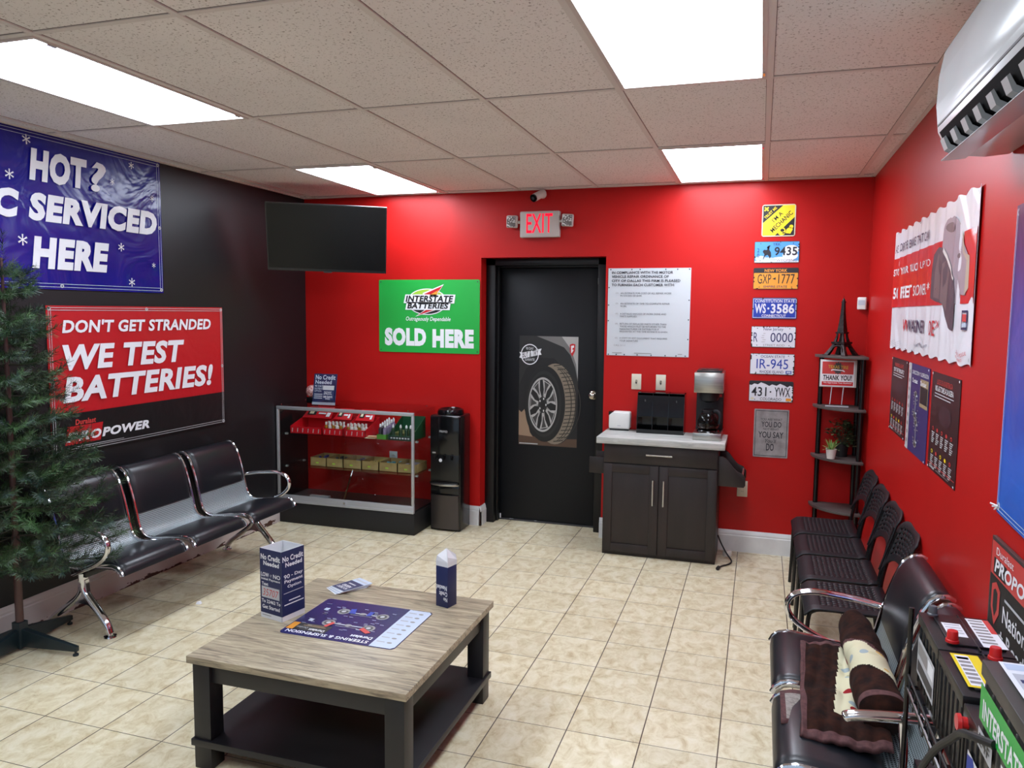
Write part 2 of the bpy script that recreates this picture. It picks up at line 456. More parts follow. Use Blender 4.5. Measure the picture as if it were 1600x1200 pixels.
def panel(name, label, cat, wall, u, z, w, h, th, m, group=None, bevel=0.0, maxedge=0, disp=None, round_=0, gap=0.0015):
    """flat sign whose root is its board; u is the left edge as seen from the room"""
    mb = MB()
    if round_:
        pts = []
        for cx, cz, a in ((round_, round_, PI), (w - round_, round_, 1.5 * PI), (w - round_, h - round_, 0), (round_, h - round_, 0.5 * PI)):
            pts += [(cx + round_ * math.cos(a + i * PI / 8), cz + round_ * math.sin(a + i * PI / 8)) for i in range(5)]
        mb.prism(pts, 'y', -th, 0)
    else: mb.box(0, w, -th, 0, 0, h)
    o = mb.build(name, m, None, bevel, maxedge=maxedge, disp=disp)
    o.location = wall_loc(wall, u, z, gap); o.rotation_euler = (0, 0, ROT[wall])
    return tag(o, label, cat, group)
# ================================================================ the room
OX0, OX1, OZ = 1.620, 2.632, 2.188       # doorway in the back wall
struct(MB().box(-0.12, RW + 0.12, YF - 0.12, 0.5, -0.06, 0).build('floor', M_FLOOR))
struct(MB().box(-0.12, 0, YF, 0.5, 0, RH + 0.15).build('wall_left', M_BLACK))
struct(MB().box(RW, RW + 0.12, YF, 0.5, 0, RH + 0.15).build('wall_right', M_RED))
_w = MB(); _w.box(0, OX0, 0, 0.4, 0, RH + 0.15); _w.box(OX1, RW, 0, 0.4, 0, RH + 0.15); _w.box(OX0, OX1, 0, 0.4, OZ, RH + 0.15)
struct(_w.build('wall_back', M_RED))
WX0, WX1, WZ0_, WZ1_ = 0.35, 4.15, 0.35, 2.45
_w = MB()                                                # shop-front wall behind the camera, with one wide window
_w.box(-0.12, WX0, YF - 0.12, YF, 0, RH + 0.15); _w.box(WX1, RW + 0.12, YF - 0.12, YF, 0, RH + 0.15)
_w.box(WX0, WX1, YF - 0.12, YF, 0, WZ0_); _w.box(WX0, WX1, YF - 0.12, YF, WZ1_, RH + 0.15)
struct(_w.build('wall_front', M_CREAM))
_w = MB().box(WX0, WX1, YF - 0.07, YF - 0.06, WZ0_, WZ1_)
win = struct(_w.build('window_1', M_GLASS))
_w = MB()
for a in (WX0, 1.60, 2.84, WX1 - 0.06): _w.box(a, a + 0.06, YF - 0.1, YF - 0.02, WZ0_, WZ1_)
_w.box(WX0, WX1, YF - 0.1, YF - 0.02, WZ0_, WZ0_ + 0.06); _w.box(WX0, WX1, YF - 0.1, YF - 0.02, WZ1_ - 0.06, WZ1_)
_w.build('window_frame', M_ALU, win)
# ceiling: tiles, grid bars, thin dark strips painting the shade beside the bars
ceil = struct(MB().box(-0.12, RW + 0.12, YF - 0.12, 0.5, RH, RH + 0.12).build('ceiling', M_TILE))
GX, GY, T2 = 0.1109, -3.7384, 0.6096
_w = MB(); _g = MB()
cols = [GX + i * T2 for i in range(8)]
rows = [GY + i * 2 * T2 for i in range(-3, 4)]
for x in cols:
    _w.box(x - 0.0125, x + 0.0125, YF, 0, RH - 0.006, RH + 0.001)
    for sx in (-1, 1): _g.box(x + sx * 0.0125, x + sx * 0.0145, YF, 0, RH - 0.0012, RH + 0.001)
for y in rows:
    _w.box(0, RW, y - 0.012, y + 0.012, RH - 0.005, RH + 0.001)
    for sy in (-1, 1): _g.box(0, RW, y + sy * 0.012, y + sy * 0.0145, RH - 0.0011, RH + 0.001)
_w.box(0, 0.02, YF, 0, RH - 0.006, RH); _w.box(RW - 0.02, RW, YF, 0, RH - 0.006, RH); _w.box(0, RW, -0.02, 0, RH - 0.006, RH)
_w.build('grid_bar', M_GRID, ceil); _g.build('painted_gap_shade', M_GAPSHADE, ceil)
# ceiling lights (2 x 4 ft troffers)
LIGHTS = [(1, 0, 'long lit ceiling panel light above the blue banner and left bench', 1), (5, 0, 'largest lit ceiling panel light at the top near the air conditioner', 1),
          (1, 2, 'lit ceiling panel light above the wall television', 1), (5, 2, 'lit ceiling panel light just before the red wall over the license plates', 1),
          (1, -2, 'lit ceiling panel light behind the viewer near the black wall', 0), (5, -2, 'lit ceiling panel light overhead behind the viewer near the red side wall', 0)]
for c, r, lab, vis in LIGHTS:
    x0, x1 = GX + c * T2 + 0.0125, GX + (c + 1) * T2 - 0.0125
    y0, y1 = GY + r * 2 * T2 + 0.012, GY + (r + 1) * 2 * T2 - 0.012
    t = thing('ceiling_light', lab, 'ceiling light', ((x0 + x1) / 2, (y0 + y1) / 2, RH - 0.001), 0, 'recessed ceiling panel lights')
    a, b = (x1 - x0) / 2, (y1 - y0) / 2
    MB().box(-a + 0.018, a - 0.018, -b + 0.018, b - 0.018, -0.005, 0).build('diffuser', M_LAMP, t)
    f = MB()
    f.box(-a, a, -b, -b + 0.018, -0.009, 0); f.box(-a, a, b - 0.018, b, -0.009, 0)
    f.box(-a, -a + 0.018, -b + 0.018, b - 0.018, -0.009, 0); f.box(a - 0.018, a, -b + 0.018, b - 0.018, -0.009, 0)
    f.build('frame', M_LAMPFRAME, t)
    if vis:
        MB().box(a - 0.014, a - 0.006, -b + 0.06, -b + 0.10, -0.016, -0.009).build('latch', M_CHROME, t)
        MB().box(a - 0.014, a - 0.006, b - 0.10, b - 0.06, -0.016, -0.009).build('latch', M_CHROME, t)
# baseboards
def bb_prof(h): return [(0, 0), (0.017, 0), (0.017, h * 0.74), (0.013, h * 0.78), (0.013, h * 0.84), (0.009, h * 0.92), (0.004, h), (0, h)]
_w = MB().prism([(p[0], p[1]) for p in bb_prof(0.17)], 'y', YF, -0.0)
struct(_w.build('baseboard_left', M_WORN, smooth=0))
_w = MB().prism([(RW - p[0], p[1]) for p in bb_prof(0.16)], 'y', YF, 0)
struct(_w.build('baseboard_right', M_TRIM, smooth=0))
_w = MB()
_w.prism([(-p[0], p[1]) for p in bb_prof(0.16)], 'x', 0.0, OX0 + 0.017); _w.prism([(-p[0], p[1]) for p in bb_prof(0.16)], 'x', OX1 - 0.01, RW)
_w.prism([(OX0 + p[0], p[1]) for p in bb_prof(0.16)], 'y', -0.017, 0.118)
struct(_w.build('baseboard_back', M_TRIM, smooth=0))
MB().prism([(0.003, 0), (0.012, 0), (0.017, 0.03), (0.010, 0.075), (0.013, 0.11), (0.006, 0.15), (0.001, 0.12), (0.005, 0.06)], 'y', -0.0185, -0.0172).build('chipped_patch', P['rust'], COL.objects['baseboard_back']).location = (OX0, 0, 0)
# door: black steel frame and slab set back in the opening
DY = 0.25
door = struct(MB().box(1.700, 2.545, DY, DY + 0.045, 0.014, 2.128).build('door_1', mat('black door enamel', '#0c0e13', 0.5, spec=0.3), bevel=0.002))
f = MB()
for x0, x1 in ((OX0, 1.700), (2.548, OX1)):
    f.box(x0, x1, 0.12, 0.40, 0, OZ)
f.box(OX0, OX1, 0.12, 0.40, 2.132, OZ)
f.box(1.655, 1.712, 0.185, 0.24, 0, 2.15); f.box(2.536, 2.58, 0.185, 0.24, 0, 2.15); f.box(1.655, 2.58, 0.185, 0.24, 2.118, 2.15)
f.build('door_frame', mat('black frame enamel', '#0b0b0e', 0.4, spec=0.35), door, bevel=0.003)
MB().box(OX0 + 0.08, 2.548, 0.24, 0.40, -0.002, 0.012).build('threshold', P['darkgray'], door)
k = MB(); k.lathe([(0.0, 0), (0.034, 0), (0.036, -0.006), (0.030, -0.012), (0.014, -0.016), (0.012, -0.035), (0.022, -0.045), (0.028, -0.058), (0.026, -0.070), (0.016, -0.076), (0.0, -0.076)], (2.503, DY, 1.095), 24, axis='y', cap=False)
k.build('door_knob', mat('brushed nickel', '#b9b3a6', 0.22, 1.0), door)
for z in (2.0, 1.1, 0.25): MB().box(1.703, 1.709, DY - 0.014, DY, z - 0.05, z + 0.05).tube([(1.704, DY - 0.012, z - 0.05), (1.704, DY - 0.012, z + 0.05)], 0.007, 8).build('hinge', M_BLACK, door)
MB().box(2.522, 2.536, DY - 0.004, DY, 1.985, 2.035).build('alarm_contact', M_WHITE, door, bevel=0.001)
for x, w in ((1.713, 0.010), (1.80, 0.035), (2.02, 0.02)):
    MB().box(x, x + w, DY - 0.006, DY - 0.001, 0.002, 0.05 if w < 0.02 else 0.013).build('weather_strip_scrap', P['white'], door)
# tyre poster on the door
pw, ph = 0.502, 0.915
tp = MB().box(0, pw, -0.0015, 0, 0, ph).build('tire_poster', P['black'])
tp.location = (1.871, DY - 0.0008, 0.652)
tag(tp, 'tall poster of an off-road tire and alloy wheel taped on the black door', 'poster')
a = Art(pw, ph, 0.0020, 0.0004)
GR = [P.setdefault('gr%d' % i, mat('print gray %d' % i, c, 0.4)) for i, c in enumerate(('#141414', '#232323', '#3a3938', '#6f6e6c', '#a9a8a5', '#cfcfcd'))]
TT, TD, SND, SND2 = mat('print tread', '#7d7262', 0.45), mat('print tread dark', '#2b2824', 0.45), mat('print sand', '#8f7760', 0.5), mat('print earth', '#4f3a2b', 0.5)
a.poly([(0.03, 0.995), (0.995, 0.995), (0.995, 0.30), (0.9, 0.55), (0.78, 0.72), (0.6, 0.83), (0.35, 0.86), (0.1, 0.77), (0.005, 0.72), (0.005, 0.995)], GR[1], 0)
a.poly([(0.30, 0.995), (0.995, 0.995), (0.995, 0.60), (0.95, 0.72), (0.87, 0.83), (0.76, 0.90), (0.55, 0.945)], GR[3], 1)
a.poly([(0.72, 0.995), (0.995, 0.995), (0.995, 0.62), (0.965, 0.75), (0.88, 0.88)], GR[4], 2)
a.poly([(0.005, 0.70), (0.08, 0.80), (0.32, 0.905), (0.60, 0.905), (0.80, 0.80), (0.93, 0.62), (0.97, 0.45), (0.93, 0.42), (0.80, 0.68), (0.60, 0.80), (0.35, 0.80), (0.12, 0.70), (0.005, 0.55)], GR[1], 3)
a.poly([(0.005, 0.005), (0.995, 0.005), (0.995, 0.08), (0.6, 0.07), (0.3, 0.08), (0.15, 0.10), (0.005, 0.16)], SND2, 3)
a.poly([(0.005, 0.09), (0.005, 0.32), (0.05, 0.30), (0.10, 0.33), (0.14, 0.26), (0.2, 0.12), (0.25, 0.08)], SND, 4)
a.ell(0.655, 0.385, 0.325, 0.362, TD, 4, 40); a.ell(0.62, 0.388, 0.355, 0.366, TT, 5, 40)
for i in range(21):                                    # tread blocks: dark grooves across the tyre's face
    v = 0.045 + i * 0.0342
    q = max(0.0, 1 - ((v - 0.385) / 0.362) ** 2) ** 0.5
    u1 = 0.655 + 0.325 * q; u0 = 0.50 + 0.30 * q
    a.poly([(u0, v), (u1, v + 0.012), (u1, v + 0.019), (u0, v + 0.008)], TD, 6)
for kx in (0.10, 0.17, 0.25):
    pts = [(0.50 + (0.29 + kx) * math.cos(t), 0.386 + 0.360 * math.sin(t)) for t in [(-1.2 + 2.4 * j / 20) for j in range(21)]]
    a.poly(pts + [(p[0] + 0.014, p[1]) for p in reversed(pts)], TD, 6)
a.ell(0.45, 0.385, 0.345, 0.345, GR[0], 7, 44); a.ell(0.435, 0.385, 0.295, 0.300, GR[1], 8, 44); a.ell(0.43, 0.382, 0.268, 0.272, GR[0], 9, 44)
a.ell(0.415, 0.378, 0.245, 0.248, GR[4], 10, 44); a.ell(0.415, 0.378, 0.226, 0.229, GR[0], 11, 44)
hx_, hz_ = 0.415, 0.378
def rim(r, t): return (hx_ + 0.232 * r * math.cos(t), hz_ + 0.236 * r * math.sin(t))
for i in range(7):                                     # seven broad machined spokes, split towards the rim
    t = i * 2 * PI / 7 + 0.35
    a.poly([rim(0.24, t - 0.35), rim(0.60, t - 0.20), rim(0.97, t - 0.34), rim(0.97, t + 0.34), rim(0.60, t + 0.20), rim(0.24, t + 0.35)], GR[4], 12)
    a.poly([rim(0.45, t - 0.05), rim(0.72, t - 0.13), rim(0.90, t - 0.20), rim(0.90, t + 0.20), rim(0.72, t + 0.13), rim(0.45, t + 0.05)], GR[2], 13)
    a.poly([rim(0.24, t + 0.10), rim(0.55, t + 0.14), rim(0.24, t + 0.35)], GR[3], 14)
a.ell(hx_, hz_, 0.075, 0.075, GR[1], 15); a.ell(hx_, hz_, 0.038, 0.04, GR[0], 16)
for i in range(5): a.ell(hx_ + 0.056 * math.cos(i * 1.257), hz_ + 0.057 * math.sin(i * 1.257), 0.010, 0.010, GR[5], 17, 10)
a.ell(0.185, 0.83, 0.155, 0.094, 'white', 16); a.ell(0.185, 0.83, 0.140, 0.085, GR[1], 17)
a.poly([(0.005, 0.80), (0.06, 0.79), (0.33, 0.825), (0.385, 0.83), (0.365, 0.855), (0.385, 0.885), (0.33, 0.878), (0.06, 0.845), (0.005, 0.85), (0.03, 0.826)], 'white', 18)
a.text('BUY & TRY', 0.06, 0.808, 0.33, 0.866, GR[1], 19, 0.01, slant=0.13)
a.text('90 DAY', 0.12, 0.872, 0.25, 0.895, 'white', 19); a.text('GUARANTEE', 0.10, 0.772, 0.27, 0.795, 'white', 19)
a.poly([(0.855, 0.925), (0.90, 0.935), (0.945, 0.93), (0.945, 0.87), (0.90, 0.82), (0.86, 0.86)], P['red'], 4)
a.poly([(0.875, 0.915), (0.925, 0.92), (0.925, 0.90), (0.90, 0.897), (0.90, 0.88), (0.92, 0.88), (0.90, 0.86), (0.88, 0.85)], 'white', 5)
a.rect(0.02, 0.012, 0.34, 0.022, GR[4], 19)
a.build(tp)
# ================================================================ coffee table
t = thing('coffee_table', 'low square coffee table with grey oak top and black frame', 'table', (2.2035, -3.108, 0))
MB().box(-0.4585, 0.4585, -0.457, 0.457, 0.422, 0.45).build('tabletop', M_OAK, t, bevel=0.002)
for sx in (-1, 1):
    for sy in (-1, 1):
        cx, cy = sx * 0.405, sy * 0.403
        MB().box(cx - 0.038, cx + 0.038, cy - 0.038, cy + 0.038, 0, 0.422).build('leg', M_TBLACK, t, bevel=0.002)
f = MB()
for s in (-1, 1):
    f.box(-0.367, 0.367, s * 0.428, s * 0.405, 0.345, 0.422); f.box(s * 0.431, s * 0.408, -0.365, 0.365, 0.345, 0.422)
f.build('apron', M_TBLACK, t, bevel=0.0015)
MB().box(-0.452, 0.452, -0.450, 0.450, 0.092, 0.119).build('lower_shelf', M_TBLACK, t, bevel=0.002)

# ================================================================ waiting benches
BP = [(0.03, 0.775), (0.05, 0.787), (0.075, 0.783), (0.097, 0.765), (0.115, 0.735), (0.132, 0.69), (0.148, 0.64), (0.164, 0.58), (0.178, 0.52), (0.190, 0.465), (0.203, 0.425), (0.225, 0.397),
      (0.255, 0.382), (0.30, 0.378), (0.36, 0.384), (0.43, 0.393), (0.50, 0.401), (0.545, 0.403), (0.573, 0.396), (0.592, 0.379), (0.602, 0.358)]
def pad_sheet(prof, y0, y1, th):
    """cushion: rounded edges on every side"""
    mb = MB(); n = len(prof); ny = 8; vs = []; fs = []
    nor = []
    for i in range(n):
        a, b = prof[max(i - 1, 0)], prof[min(i + 1, n - 1)]
        t = Vector((b[0] - a[0], b[1] - a[1])).normalized(); nor.append(Vector((-t.y, t.x)))
    ys = [0, 0.012, 0.03, 0.08, 0.5, 0.92, 0.97, 0.988, 1]; pf = [0, 0.55, 0.85, 1, 1.04, 1, 0.85, 0.55, 0]
    m = len(ys)
    for i in range(n):
        e = min(1, (0.35 + i * 0.4)) * min(1, (0.35 + (n - 1 - i) * 0.4))
        for j in range(m):
            h = th * pf[j] * e
            vs.append((prof[i][0] + nor[i].x * h, y0 + (y1 - y0) * ys[j], prof[i][1] + nor[i].y * h))
    for i in range(n - 1):
        for j in range(m - 1): fs.append((i * m + j, i * m + j + 1, (i + 1) * m + j + 1, (i + 1) * m + j))
    o = len(vs)
    for i in range(n):
        for j in (0, 1): vs.append((prof[i][0] - nor[i].x * 0.002, (y0, y1)[j], prof[i][1] - nor[i].y * 0.002))
    for i in range(n - 1): fs += [(o + 2 * i, o + 2 * i + 2, o + 2 * i + 3, o + 2 * i + 1), (i * m, (i + 1) * m, o + 2 * i + 2, o + 2 * i), (i * m + m - 1, o + 2 * i + 1, o + 2 * i + 3, (i + 1) * m + m - 1)]
    fs += [tuple([j for j in range(m)][::-1] + [o, o + 1]), tuple([(n - 1) * m + j for j in range(m)] + [o + 2 * n - 1, o + 2 * n - 2])]
    return mb.add(vs, fs)
def smoothp(pts, k=6):
    """Catmull-Rom through the points"""
    out = []; n = len(pts); pts = [Vector(p) for p in pts]
    for i in range(n - 1):
        p0, p1, p2, p3 = pts[max(i - 1, 0)], pts[i], pts[i + 1], pts[min(i + 2, n - 1)]
        for j in range(k):
            t = j / k
            out.append(0.5 * ((2 * p1) + (p2 - p0) * t + (2 * p0 - 5 * p1 + 4 * p2 - p3) * t * t + (3 * p1 - p0 - 3 * p2 + p3) * t ** 3))
    out.append(pts[-1]); return out
def bench(label, loc, rotz, nseat, pitch, width, arms=(True, True)):
    b = thing('waiting_bench', label, 'bench', loc, rotz, 'chrome waiting benches')
    L = pitch * (nseat - 1) + width
    MB().box(0.26, 0.335, 0.03, L - 0.03, 0.315, 0.352).build('beam', M_TUBE, b, bevel=0.004)
    for k in range(nseat):
        y0 = k * pitch; y1 = y0 + width
        st = MB().sheet(BP, y0 + 0.012, y1 - 0.012, 0.002).build('seat', M_PERF, b)
        pad_sheet(BP[0:9], y0 + 0.016, y1 - 0.016, 0.022).build('back_pad', M_LEATHER, st, smooth=60)
        sp = [(0.285, 0.3785)] + BP[13:]
        pad_sheet(sp, y0 + 0.016, y1 - 0.016, 0.024).build('seat_pad', M_LEATHER, st, smooth=60)
        for yy in (y0 + 0.006, y1 - 0.006):
            MB().tube([(p[0], yy, p[1] + 0.004) for p in BP], 0.0105, 10, ry=0.016, up=(0, 0, 1)).build('side_rail', M_CHROME, st)
        MB().box(0.27, 0.325, y0 + 0.06, y0 + 0.10, 0.352, 0.379).box(0.27, 0.325, y1 - 0.10, y1 - 0.06, 0.352, 0.379).build('seat_bracket', M_TUBE, st)
    for e, yy in enumerate((-0.022, L + 0.022)):
        if arms[e] == 'straight':
            yy = L + 0.008
            pts = smoothp([(0.150, yy, 0.628), (0.25, yy, 0.622), (0.34, yy, 0.614), (0.405, yy, 0.604), (0.425, yy, 0.594)], 5); n = len(pts)
            MB().tube(pts, [0.018] * (n - 2) + [0.016, 0.010], 12, ry=[0.016] * (n - 2) + [0.014, 0.009]).tube(smoothp([(0.27, yy, 0.612), (0.262, yy, 0.50), (0.272, yy, 0.40), (0.29, yy, 0.335)], 4), 0.012, 10).build('armrest', M_CHROME, b)
        elif arms[e]:
            pts = smoothp([(0.175, yy, 0.560), (0.25, yy, 0.575), (0.34, yy, 0.586), (0.44, yy, 0.592), (0.515, yy, 0.572), (0.545, yy, 0.525), (0.525, yy, 0.470), (0.46, yy, 0.420), (0.38, yy, 0.383), (0.30, yy, 0.350)], 5)
            n = len(pts); rr = [0.017 if i < n * 0.55 else 0.017 - 0.006 * (i / n - 0.55) / 0.45 for i in range(n)]
            MB().tube(pts, rr, 12, ry=[0.013] * n).build('armrest', M_CHROME, b)
    for yy in (0.045, L - 0.045):
        lg = MB()
        lg.tube(smoothp([(0.30, yy, 0.335), (0.302, yy, 0.26), (0.325, yy, 0.21), (0.385, yy, 0.145), (0.445, yy, 0.075), (0.468, yy, 0.022)], 5), [0.026] * 4 + [0.023] * 22, 12, ry=[0.020] * 26)
        lg.tube(smoothp([(0.295, yy, 0.335), (0.292, yy, 0.26), (0.262, yy, 0.20), (0.180, yy, 0.135), (0.09, yy, 0.07), (0.050, yy, 0.022)], 5), [0.026] * 4 + [0.020] * 22, 12, ry=[0.018] * 26)
        lg.prism([(0.275, 0.30), (0.325, 0.30), (0.335, 0.205), (0.385, 0.145), (0.33, 0.165), (0.28, 0.168), (0.22, 0.155), (0.18, 0.135), (0.265, 0.20)], 'y', yy - 0.012, yy + 0.012)
        lo = lg.build('leg', M_CHROME, b)
        for fx in (0.468, 0.050):
            MB().lathe([(0, 0.024), (0.012, 0.024), (0.014, 0.014), (0.032, 0.010), (0.034, 0.004), (0.032, 0), (0, 0)], (fx, yy, 0), 20, cap=False).build('foot', M_CHROME, lo)
    return b
bench('three-seat waiting bench with black pads and chrome arms against the black wall', (0.045, -2.765, 0), 0, 3, 0.545, 0.490)
bench('two-seat waiting bench with chrome arms against the red wall, blanket on it', (RW - 0.005, -2.470, 0), PI, 2, 0.560, 0.490, (True, 'straight'))

# ================================================================ black perforated side chairs
def holes_sheet(fn, us, vs_, hole, th, smooth=50):
    """grid surface fn(u,v) with the cells where hole(i,j) left open"""
    mb = MB(); n, m = len(us), len(vs_)
    vv = [fn(u, v) for u in us for v in vs_]
    fs = [(i * m + j, (i + 1) * m + j, (i + 1) * m + j + 1, i * m + j + 1) for i in range(n - 1) for j in range(m - 1) if not hole(i, j)]
    return mb.add(vv, fs)
def lines(a, b, n, w):
    """line positions: n slots of width w centred in equal cells between a and b"""
    out = [a]; c = (b - a) / n
    for i in range(n): out += [a + c * (i + 0.5) - w / 2, a + c * (i + 0.5) + w / 2]
    out.append(b); return out
def chair(label, loc):
    c = thing('side_chair', label, 'chair', loc, 0, 'black perforated side chairs along the red wall')
    xs = [-0.206, -0.200, -0.188, -0.17] + lines(-0.140, 0.125, 11, 0.0075)[0:] + [0.165]
    ys = [-0.197, -0.190] + lines(-0.165, 0.165, 12, 0.013) + [0.190, 0.197]
    nx0, ny0 = 4, 2
    def fz(x, y):
        z = 0.452
        if x < -0.15: z -= ((-0.15 - x) / 0.056) ** 2 * 0.036
        z -= 0.006 * (1 - (y / 0.2) ** 2) * (1 if -0.17 < x < 0.15 else 0.3)
        if abs(y) > 0.188: z -= 0.008
        if x > 0.12: z += 0.004
        return (x, y, z)
    def hole(i, j):
        a, b = i - nx0, j - ny0
        return 0 < a < 23 and a % 2 == 1 and 0 < b < 25 and b % 2 == 1
    s = holes_sheet(fz, xs, ys, hole, 0).build('seat', M_PLASTIC, c, smooth=50, fixn=False)
    md = s.modifiers.new('thick', 'SOLIDIFY'); md.thickness = 0.008; md.offset = -1
    us = [-0.192, -0.186] + lines(-0.168, 0.168, 9, 0.022) + [0.186, 0.192]
    vs_ = [0.0, 0.03] + lines(0.16, 0.88, 6, 0.055) + [0.95, 0.985, 1.0]
    def fb(y, v):
        q = (y / 0.192) ** 2
        zb = 0.575 + 0.045 * (1 - q) ** 0.8 - 0.055 * q ** 4
        zt = 0.797 - 0.030 * q ** 3
        z = zb + (zt - zb) * v
        return (0.168 + (z - 0.56) * 0.30 + 0.022 * (1 - q) + (0.010 * ((v - 0.9) / 0.1) ** 2 if v > 0.9 else 0), y, z)
    def hb(i, j):
        a, b = i - 2, j - 2
        return 0 < a < 19 and a % 2 == 1 and 0 < b < 13 and b % 2 == 1
    bk = holes_sheet(fb, us, vs_, hb, 0).build('backrest', M_PLASTIC, c, smooth=50, fixn=False)
    md = bk.modifiers.new('thick', 'SOLIDIFY'); md.thickness = 0.009; md.offset = 0
    for sy in (-1, 1):
        y = sy * 0.178
        fr = MB()
        fr.tube(smoothp([(-0.196, y, 0.001), (-0.190, y, 0.20), (-0.186, y, 0.38), (-0.165, y, 0.425), (-0.10, y, 0.436), (0.05, y, 0.434), (0.145, y, 0.432)], 4), 0.010, 10)
        fr.build('leg', M_TUBE, c)
        fr = MB()
        fr.tube(smoothp([(0.232, sy * 0.19, 0.001), (0.205, sy * 0.188, 0.16), (0.168, sy * 0.186, 0.36), (0.160, sy * 0.186, 0.45), (0.182, sy * 0.184, 0.58), (0.222, sy * 0.176, 0.73)], 5), 0.0105, 10)
        fr.build('leg', M_TUBE, c)
    MB().tube([(0.155, -0.18, 0.432), (0.155, 0.18, 0.432)], 0.009, 8).tube([(-0.16, -0.17, 0.425), (-0.16, 0.17, 0.425)], 0.008, 8).build('stretcher', M_TUBE, c)
    return c
CH = ['black perforated side chair farthest back, beside the corner shelf', 'second black perforated side chair from the corner shelf', 'black perforated side chair third from the shelf, second from the bench', 'black perforated side chair standing right next to the chrome bench']
c0 = chair(CH[0], (4.212, -0.760, 0))
for i in (1, 2, 3):
    c = copy_tree(c0); c.location = (4.212, -0.760 - 0.428 * i, 0); c['label'] = CH[i]

# ================================================================ glass display case
CW, CD0, CD1 = 1.235, -0.470, -0.035
t = thing('display_case', 'glass display case with aluminium frame and black base left of the water cooler', 'display case', (0.008, 0, 0))
MB().box(0, CW, CD0 + 0.012, CD1, 0, 0.176).build('base', M_MATBLK, t, bevel=0.003)
MB().box(0.01, CW - 0.01, CD0 + 0.02, CD1 - 0.005, 0.176, 0.190).build('deck', mat('dark deck laminate', '#201d1f', 0.3), t)
f = MB(); f.box(0, CW, CD0, CD0 + 0.022, 0.176, 0.236); f.box(0, CW, CD0 - 0.006, CD0, 0.176, 0.196)
fo = f.build('bottom_rail', M_ALU, t, bevel=0.002)
MB().lathe([(0, -0.014), (0.008, -0.014), (0.010, -0.004), (0.010, 0)], (CW * 0.51, CD0, 0.212), 14, axis='y').build('lock', M_CHROME, fo)
f = MB(); f.box(0, CW, CD0, CD0 + 0.018, 0.945, 0.972)
f.build('top_rail', M_ALU, t, bevel=0.002)
for x in (0.0, CW - 0.020): MB().box(x, x + 0.020, CD0, CD0 + 0.020, 0.236, 0.945).build('corner_post', M_ALU, t, bevel=0.002)
MB().box(0.001, CW - 0.001, CD0 + 0.001, CD1, 0.973, 0.981).build('glass_top', M_GLASS, t)
MB().box(0.02, CW * 0.52, CD0 + 0.006, CD0 + 0.010, 0.236, 0.945).build('glass_door', M_GLASS, t)
MB().box(CW * 0.48, CW - 0.02, CD0 + 0.012, CD0 + 0.016, 0.236, 0.945).build('glass_door', M_GLASS, t)
for x in (0.004, CW - 0.010): MB().box(x, x + 0.005, CD0 + 0.022, CD1 - 0.002, 0.190, 0.972).build('side_glass', M_GLASS, t)
MB().box(0.01, CW - 0.01, CD1 - 0.006, CD1 - 0.001, 0.190, 0.972).build('back_glass', M_GLASS, t)
for z in (0.462, 0.736): MB().box(0.012, CW - 0.012, CD0 + 0.05, CD1 - 0.008, z, z + 0.006).build('glass_shelf', M_GLASS, t)
sh = MB()
for z in (0.448, 0.722):
    for y in (CD0 + 0.10, CD1 - 0.08):
        for x in (0.012, CW - 0.032): sh.box(x, x + 0.02, y, y + 0.02, z, z + 0.014)
sh.build('shelf_peg', M_ALU, t)
for x in (0.03, CW - 0.06): MB().lathe([(0.006, 0), (0.006, 0.006), (0, 0.008)], (x, CD0 + 0.03, 0.981), 10).lathe([(0.006, 0), (0.006, 0.006), (0, 0.008)], (x, CD1 - 0.05, 0.981), 10).build('glass_clip', M_CHROME, t)
